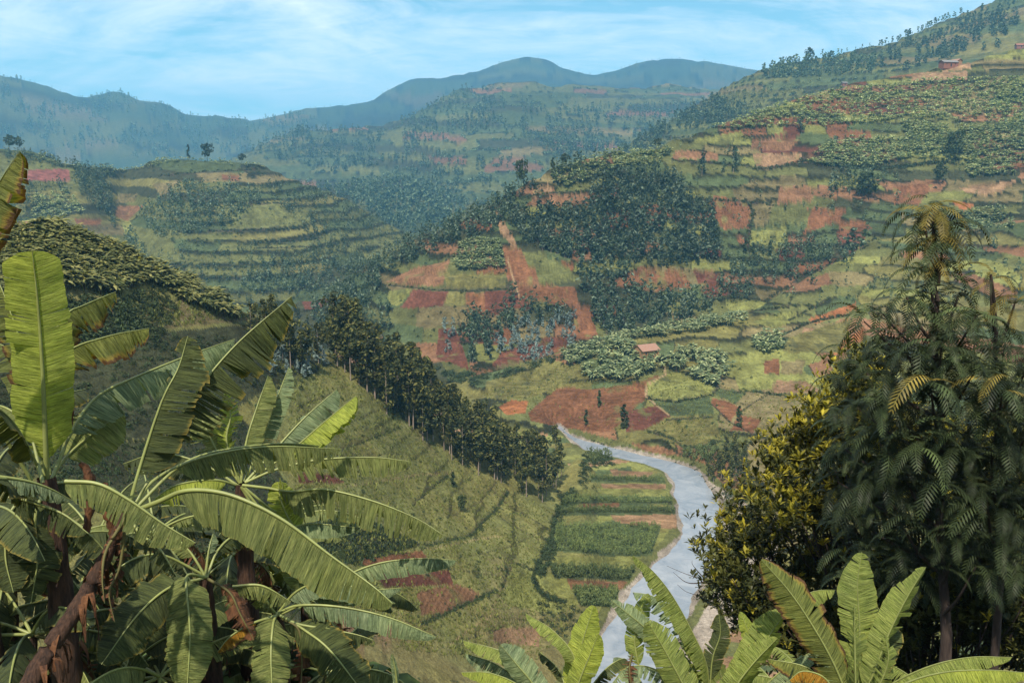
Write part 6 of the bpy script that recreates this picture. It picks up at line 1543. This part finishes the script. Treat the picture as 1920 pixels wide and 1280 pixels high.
leaf(F3, [(1330, 1330), (1335, 1240), (1350, 1190), (1348, 1150)], (12.6, 12.8), 24, 'ban_shade', b0=.3, mode='face', droop=(20, 20), tear=.2)
leaf(F3, [(1330, 1330), (1240, 1260), (1180, 1250), (1140, 1290)], (12.0, 11.6), 28, 'ban_pale', b0=.2, droop=(40, 40), tear=.7, jit=9)
leaf(F3, [(1330, 1330), (1300, 1250), (1260, 1215), (1210, 1220)], (12.4, 12.2), 30, 'ban_pale', b0=.2, droop=(50, 40), tear=.9, jit=12)
leaf(F3, [(1185, 1225), (1180, 1260), (1190, 1310)], (11.6, 11.4), 20, 'ban_dry', b0=.02, mode='face', droop=(40, 30), curl=50, tear=.8, jit=22, rib='rib_dark', label='dead brown leaf folded down beside the river')
F4 = RPL((1370, 1350), 11.2, 'banana plant with paired broad leaves leaning right beside the bush')
leaf(F4, [(1370, 1350), (1385, 1290), (1430, 1210), (1478, 1138)], (11.3, 11.8), 40, 'ban_fresh', b0=.12, mode=(.3, -.8, .4), droop=(18, 18), tear=.2, jit=4)
leaf(F4, [(1350, 1350), (1370, 1300), (1410, 1245), (1458, 1195)], (11.0, 11.2), 32, 'ban_fresh', b0=.12, mode=(.3, -.8, .4), droop=(20, 14), tear=.25, jit=3)
leaf(F4, [(1380, 1350), (1412, 1240), (1405, 1190), (1388, 1146)], (11.6, 11.9), 18, 'ban_lime', b0=.45, mode='face', droop=(30, 10), tear=.1)
leaf(F4, [(1380, 1350), (1440, 1280), (1490, 1240), (1535, 1215)], (11.6, 11.9), 28, 'ban_pale', b0=.3, droop=(35, 50), tear=.3)
leaf(F4, [(1418, 1215), (1415, 1190), (1412, 1165)], (11.8, 11.8), 10, 'ban_dry', b0=.02, mode='face', droop=(40, 30), curl=50, tear=.8, jit=22, rib='rib_dark')
F5 = RPL((1600, 1345), 11.0, 'large banana plant with a crown of upright leaves at the lower right')
leaf(F5, [(1600, 1345), (1575, 1270), (1540, 1200), (1485, 1115), (1427, 1048)], (11.0, 11.0), 46, 'ban_olive', b0=.12, mode=(-.15, -.8, .55), droop=(22, 26), tear=.3, jit=5, label='long leaf leaning left with scorched yellow-brown margins', nst=80)
leaf(F5, [(1600, 1345), (1610, 1270), (1612, 1180), (1608, 1095), (1616, 1034)], (11.4, 11.7), 40, 'ban_fresh', b0=.15, mode='face', droop=(14, 12), tear=.35, jit=3, label='broad upright leaf in the middle of the crown')
leaf(F5, [(1602, 1345), (1640, 1255), (1665, 1190), (1700, 1120), (1736, 1062)], (11.3, 11.6), 32, 'ban_fresh', b0=.2, mode=(.25, -.75, .5), droop=(26, 40), tear=.3, jit=5, label='leaf leaning right with a pale midrib')
leaf(F5, [(1600, 1345), (1540, 1200), (1500, 1130), (1530, 1108), (1566, 1106)], (11.6, 12.2), 28, 'ban_fresh', b0=.55, droop=(55, 30), tear=.35, jit=3)
leaf(F5, [(1600, 1345), (1604, 1300), (1603, 1220), (1602, 1132)], (10.7, 10.9), 34, 'ban_fresh', b0=.08, mode='face', droop=(60, 60), curl=20, tear=.9, jit=12, label='youngest leaf folded shut and shredded in front of the crown')
leaf(F5, [(1604, 1345), (1660, 1290), (1740, 1250), (1820, 1232), (1898, 1232)], (11.0, 11.0), 28, 'ban_fresh', b0=.15, droop=(50, 36), tear=.25, jit=4, label='level leaf reaching right along the bottom edge')
leaf(F5, [(1604, 1350), (1680, 1290), (1760, 1262), (1850, 1256), (1935, 1262)], (10.6, 10.6), 36, 'ban_lime', b0=.2, droop=(50, 20), tear=.06, jit=2)
leaf(F5, [(1600, 1345), (1560, 1290), (1510, 1250), (1440, 1235)], (11.2, 11.2), 30, 'ban_olive', b0=.2, droop=(35, 50), tear=.4)
leaf(F5, [(1570, 1310), (1545, 1270), (1505, 1258), (1480, 1275)], (10.8, 10.6), 30, 'ban_ochre', b0=.05, droop=(50, 50), tear=.4, label='yellow and brown withered leaf at the bottom edge')
leaf(F5, [(1600, 1345), (1650, 1240), (1668, 1180), (1640, 1130)], (11.9, 12.2), 26, 'ban_shade', b0=.4, droop=(30, 40), tear=.3)
leaf(F5, [(1604, 1345), (1640, 1300), (1665, 1240), (1660, 1190)], (10.9, 11.0), 22, 'ban_fresh', b0=.2, mode='face', droop=(40, 30), tear=.7, jit=10)
for k, (cx0, cy0, r, lb) in enumerate([(1225, 1330, 13.2, 'pale banana plant beside the river behind the long arching leaf'), (1480, 1335, 12.8, 'banana plant between the paired leaves and the large crown'), (1780, 1350, 12.0, 'banana plant at the bottom edge under the dark feathery tree'), (930, 1370, 11.8, 'banana plant at the bottom edge below the terraced slope'), (1900, 1340, 12.5, 'banana plant in the lower right corner'), (1130, 1365, 12.6, 'banana plant at the bottom edge just right of the upright lime leaves'), (1290, 1340, 13.4, 'banana plant far back between the river and the bush'), (1690, 1365, 12.4, 'banana plant just right of the large crown'), (1420, 1375, 12.0, 'banana plant at the bottom edge below the paired leaves'), (1540, 1330, 13.2, 'banana plant behind the left side of the large crown')]):
    auto_plant((cx0, cy0), r, 7, 1.5, .22, ['ban_fresh', 'ban_pale', 'ban_fresh'], lb, 400 + k, el=(-.1, .9) if k else (.1, 1.0), dead=1)

# ------------------------------------------------------------------ undergrowth beneath the near plants
gu = np.random.RandomState(77)
def leafy_herb(seed, n=14, L=.35):
    q = np.random.RandomState(seed); V = []; F = []
    for k in range(n):
        th = q.uniform(0, 6.28); e0 = q.uniform(.2, 1.3); c, s = math.cos(th), math.sin(th); o = len(V); ln = L * q.uniform(.6, 1.4); w = ln * q.uniform(.10, .22); z0 = q.uniform(0, .35)
        for t in (0, .35, .7, 1):
            e1 = e0 - 1.2 * t; x = ln * t * math.cos(e1 * .7); z = z0 + ln * t * math.sin(max(-.6, e1)); ww = w * math.sin(math.pi * min(.98, .1 + t * .88))
            V += [(x * c - s * ww, x * s + c * ww, z), (x * c + s * ww, x * s - c * ww, z)]
        for j in range(3):
            a = o + 2 * j; F += [(a, a + 1, a + 2), (a + 1, a + 3, a + 2)]
    return np.array(V), np.array(F)
herbs = [leafy_herb(i) for i in range(7)]; blades = [leafy_herb(20 + i, 10, .8) for i in range(3)]
for V, F in blades: V[:, :2] *= 1; 
def near_pts(n, ax, rx, rng):
    a = np.radians(rng.uniform(ax[0], ax[1], n)); r = rng.uniform(rx[0], rx[1], n)
    x, y = r * np.sin(a), r * np.cos(a); return np.stack([x, y, height(x, y)], -1)
scatter('undergrowth', herbs, near_pts(2600, (-36, -6), (6.5, 15), gu), gu.uniform(.6, 1.7, 2600), M['under'])
scatter('undergrowth', blades, near_pts(350, (-36, -8), (6.5, 13), gu), gu.uniform(.6, 1.3, 350), M['under'])
scatter('undergrowth', bush_near, near_pts(500, (-40, -6), (9, 26), gu), gu.uniform(.4, 1.0, 500), M['shrub'])
scatter('undergrowth', bush_near, near_pts(900, (4, 40), (14, 60), gu), gu.uniform(.5, 1.3, 900), M['bush'])
scatter('undergrowth', bush_near, near_pts(700, (-12, 6), (16, 70), gu), gu.uniform(.4, 1.0, 700), M['shrub'])

# ------------------------------------------------------------------ the feathery tree at the right
def frond_mesh(seed, L=.95, pairs=16, drp=2.1, up0=.5, name='frond'):
    """arching rachis with two rows of narrow drooping leaflets, pointing +X"""
    q = np.random.RandomState(seed); V = []; F = []; x = z = 0.0; pts = []
    for i in range(pairs + 1):
        f = i / pairs; pts.append((x, 0.0 + .04 * math.sin(f * 3 + seed), z)); e = up0 - drp * f ** 0.8; x += L / pairs * math.cos(e); z += L / pairs * math.sin(e)
    for i in range(1, pairs + 1):
        f = i / pairs; p = np.array(pts[i]); t = np.array(pts[i]) - np.array(pts[i - 1]); t /= np.linalg.norm(t); ll = L * .20 * math.sin(math.pi * (.14 + .8 * f)) ** .7 * q.uniform(.88, 1.1); w = L * .020
        for s in (-1, 1):
            d = np.array([t[0] * .55, s * .85, t[2] * .55 - .28]); d /= np.linalg.norm(d); o = len(V); side = t * w
            V += [p - side * .5, p + side * .5, p + d * ll * .5 + side, p + d * ll * .5 - side, p + d * ll + np.array([0, 0, -.06 * ll])]
            F += [(o, o + 1, o + 2), (o, o + 2, o + 3), (o + 3, o + 2, o + 4)]
    a = len(V)
    for i in range(0, pairs + 1, 3):
        V += [np.array(pts[i]) + [0, .006, 0], np.array(pts[i]) - [0, .006, 0.004]]
    n = len(range(0, pairs + 1, 3))
    for i in range(n - 1): b = a + 2 * i; F += [(b, b + 1, b + 2), (b + 1, b + 3, b + 2)]
    return np.array(V), np.array(F)
fr_raw = [frond_mesh(s, L=l, drp=d, up0=u) for s, l, d, u in [(1, .95, 2.0, .55), (2, 1.05, 2.3, .7), (3, .85, 1.8, .3), (4, 1.0, 2.5, .9), (5, .9, 1.6, .1), (6, .75, 2.2, .6)]]
fr_me = [np_mesh('frond_mesh', V, F, M['fern']) for V, F in fr_raw]; fr_gold = [np_mesh('golden_frond_mesh', V, F, M['fern_gold']) for V, F in fr_raw]
FT = empty('feathery_tree', ground_pt(P3(1768, 1300, 15.0))); tag(FT, 'tall dark feathery-leaved tree with drooping pinnate fronds and golden tips', 'tree')
inv = Matrix.Translation(-FT.location)
def part_of(root, name, V, F, mat, smooth=True, label=None):
    o = link(name, np_mesh(name + '_mesh', V, F, mat, smooth=smooth), root); o.matrix_parent_inverse = Matrix.Translation(-root.location)
    if label: o['label'] = label
    return o
RT = 15.0
V, F = tube([FT.location - Vector((0, 0, .3)), P3(1768, 1290, RT), P3(1772, 1150, RT), P3(1762, 1000, RT), P3(1766, 860, RT), P3(1758, 700, RT), P3(1748, 560, RT), P3(1749, 470, RT), P3(1750, 405, RT)],
            [.15, .14, .125, .11, .09, .065, .04, .022, .014], 10, 60, rng=np.random.RandomState(4), rough=.08)
part_of(FT, 'trunk', V, F, M['bark_dark'])
V, F = tube([ground_pt(P3(1890, 1200, RT + .6)), P3(1880, 1000, RT + .4), P3(1860, 760, RT + .3), P3(1868, 620, RT + .2), P3(1858, 515, RT)], [.10, .09, .07, .05, .02], 8, 30)
part_of(FT, 'trunk', V, F, M['bark_dark'])
qf = np.random.RandomState(9)
CL = [(1750, 400, 14, 1.0, 0, 1), (1752, 440, 10, .9, 0, 1), (1735, 425, 8, .9, .2, 0), (1770, 440, 8, 1.0, -.2, 0), (1742, 500, 9, .8, 0, 1), (1857, 520, 9, .75, 0, 1), (1905, 560, 9, .8, .3, 1), (1800, 545, 8, .8, .5, 0), (1752, 425, 10, .85, .3, 1), (1748, 470, 9, .9, .2, 0), (1755, 525, 9, .95, .1, 0),
      (1650, 580, 10, .95, .6, 0), (1700, 555, 10, .9, -.5, 0), (1760, 560, 10, .95, .2, 0), (1830, 590, 10, .9, -.6, 0), (1620, 600, 8, .9, -.3, 0), (1885, 640, 10, .9, .4, 0),
      (1640, 690, 10, .95, .2, 0), (1700, 660, 10, .95, -.8, 0), (1765, 650, 10, .95, -1.2, 0), (1830, 690, 10, .95, -.8, 0), (1605, 760, 10, .95, .3, 0), (1665, 750, 9, .9, -1.0, 0), (1745, 720, 11, 1.0, -1.3, 1), (1805, 760, 9, .95, -.6, 0), (1880, 730, 11, 1.0, -1.2, 1), (1930, 680, 9, .9, 0, 0),
      (1585, 840, 10, .9, .2, 0), (1650, 830, 9, .9, -.7, 0), (1720, 820, 10, 1.0, -1.2, 1), (1790, 850, 9, .95, -1.1, 0), (1860, 840, 10, .95, -.5, 0), (1920, 820, 9, .9, -.6, 0), (1570, 900, 9, .85, .2, 0), (1640, 910, 9, .9, -.8, 0),
      (1700, 900, 9, .95, -.5, 0), (1765, 940, 9, .95, -1.3, 0), (1850, 930, 10, .95, -1.0, 0), (1910, 940, 9, .9, -.4, 0), (1590, 960, 7, .8, 0, 0), (1690, 980, 8, .9, -1.0, 0), (1800, 1000, 9, .9, -1.2, 0), (1880, 1030, 8, .9, -.4, 0), (1830, 1060, 6, .85, -.9, 0)]
nf = 0; fr_extra = ([], [])
for ci, (x, y, n, sc, dr, gold) in enumerate(CL):
    p = P3(x, y, RT + dr * .8)
    tz = min(max((1290 - y) / 890.0, 0), 1); by = y + 70 if y < 1100 else y
    tp = P3(1758 + (1768 - 1758) * (1 - tz), min(1250, y + 95), RT) if x < 1845 else P3(1866, min(1250, y + 100), RT + .3)
    V, F = tube([tp, (tp + p) / 2 + Vector((0, 0, -.12)), p - Vector((0, 0, .02))], [.035, .022, .012], 5, 10)
    part_of(FT, 'branch', V, F, M['bark_dark'])
    for k in range(n):
        i = qf.randint(len(fr_me)); th = 2 * math.pi * (k + qf.uniform(-.3, .3)) / n
        me = (fr_gold if (gold and qf.rand() < (.75 if ci < 9 else .16)) else fr_me)[i]
        o = bpy.data.objects.new('frond', me); COL.objects.link(o); o.parent = FT; o.matrix_parent_inverse = inv
        pp = p + Vector((qf.normal(0, .05), qf.normal(0, .05), qf.normal(0, .10))); s = sc * qf.uniform(.62, 1.02)
        if nf < 295:
            o.location = pp; o.rotation_euler = (qf.normal(0, .15), qf.normal(.0, .22), th); o.scale = (s, s, s); nf += 1
        else:
            bpy.data.objects.remove(o)
            fr_extra[0].append(tuple(pp)); fr_extra[1].append(s)
inner = []
for _ in range(1350):
    x = qf.uniform(1570, 1960); y = qf.uniform(540, 1090)
    if y < 560 + abs(x - 1770) * .5: continue
    pt = P3(x, y, RT + qf.uniform(-.9, 1.6)); inner.append(tuple(pt))
ps = np.array(fr_extra[0] + inner); ss = np.array(fr_extra[1] + [qf.uniform(.45, .85) for _ in inner])
ob = scatter('fronds', fr_raw, ps, ss, M['fern'], rng=qf); ob.parent = FT; ob.matrix_parent_inverse = inv; ob.name = 'foliage'

# ------------------------------------------------------------------ the yellow-tipped bush tree in front of it
def rosette(seed, n=10, L=.175):
    q = np.random.RandomState(seed); V = []; F = []
    for k in range(n):
        th = q.uniform(0, 6.28); e = q.uniform(.1, 1.4); c, s = math.cos(th), math.sin(th); o = len(V); ln = L * q.uniform(.7, 1.2); w = ln * .15; z0 = q.uniform(-.05, .03)
        d = np.array([c * math.cos(e), s * math.cos(e), math.sin(e)]); sd_ = np.array([-s, c, 0]) * w; b = np.array([0, 0, z0])
        V += [b, b + d * ln * .55 - sd_, b + d * ln * .55 + sd_, b + d * ln - np.array([0, 0, ln * .15])]
        F += [(o, o + 2, o + 1), (o + 1, o + 2, o + 3)]
    return np.array(V), np.array(F)
ros = [rosette(i) for i in range(8)]
qb = np.random.RandomState(21)
BT = empty('bush_tree', ground_pt(P3(1640, 1270, 19.5))); tag(BT, 'spreading many-stemmed tree with dark leaves and yellow-green tips beside the river', 'tree')
OUT = [(1318, 1030), (1330, 995), (1372, 965), (1380, 930), (1398, 900), (1415, 850), (1440, 820), (1500, 790), (1540, 770), (1560, 730), (1600, 660), (1640, 680), (1680, 760), (1780, 800), (1990, 820), (1990, 1290), (1500, 1290), (1440, 1200), (1375, 1150), (1325, 1090), (1325, 1060)]
tips, tw = [], []
nb = 0
for kk in range(340):
    c_ = rand_in_poly(OUT, 1, qb)[0]
    r = 19.5 + qb.normal(0, 1.0) + (c_[0] < 1420) * .6
    tip = P3(c_[0], c_[1], r)
    sx0 = 1500 + (c_[0] - 1300) * .55 + qb.normal(0, 20)
    mid = P3((sx0 + c_[0]) / 2, c_[1] + 90 + abs(sx0 - c_[0]) * .12, r + qb.normal(0, .3)); low = P3(sx0, max(c_[1] + 150, 1150), 19.5)
    V, F = tube([low, mid, tip], [.03, .018, .006], 4, 9); tw.append((V, F))
    for j in range(qb.randint(26, 46)):
        off = np.array([qb.normal(0, .27), qb.normal(0, .38), qb.normal(0, .2)])
        tips.append(np.array(tip) + off)
for sx0, top in ((1480, 950), (1560, 850), (1640, 880), (1700, 820), (1600, 1000), (1840, 900), (1915, 900), (1500, 1080)):
    V, F = tube([ground_pt(P3(sx0 * .35 + 1640 * .65, 1290, 19.5)), P3((sx0 + 1640) / 2, 1180, 19.5), P3(sx0, top, 19.4 + qb.normal(0, .4))], [.11, .08, .03], 6, 14); tw.append((V, F))
V, F = join(tw); part_of(BT, 'branches', V, F, M['bark_dark'])['kind'] = 'stuff'
tips = np.array(tips)
tx, ty = project(tips[:, 0], tips[:, 1], tips[:, 2])
# new growth; its yellow-green is painted thicker on the sunlit top and left side
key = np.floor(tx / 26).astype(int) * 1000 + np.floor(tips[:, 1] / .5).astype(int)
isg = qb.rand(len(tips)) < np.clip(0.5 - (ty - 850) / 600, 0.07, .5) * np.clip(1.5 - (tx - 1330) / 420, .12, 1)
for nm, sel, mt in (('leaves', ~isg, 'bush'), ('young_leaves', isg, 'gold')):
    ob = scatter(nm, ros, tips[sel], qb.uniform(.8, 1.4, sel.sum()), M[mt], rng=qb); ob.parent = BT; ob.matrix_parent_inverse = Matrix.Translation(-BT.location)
# bare twigs reaching over the water
for pa in ([(1420, 1120), (1330, 1090), (1285, 1075), (1250, 1060)], [(1330, 1090), (1290, 1092), (1262, 1072)], [(1330, 1095), (1300, 1060), (1298, 1050)], [(1400, 1110), (1340, 1120), (1290, 1110), (1270, 1095)], [(1560, 900), (1545, 840), (1548, 800)]):
    part_of(BT, 'bare_twig', *tube(LP(pa, 19.0), [.02, .012, .007, .003], 4, 14), M['bark_dark'])
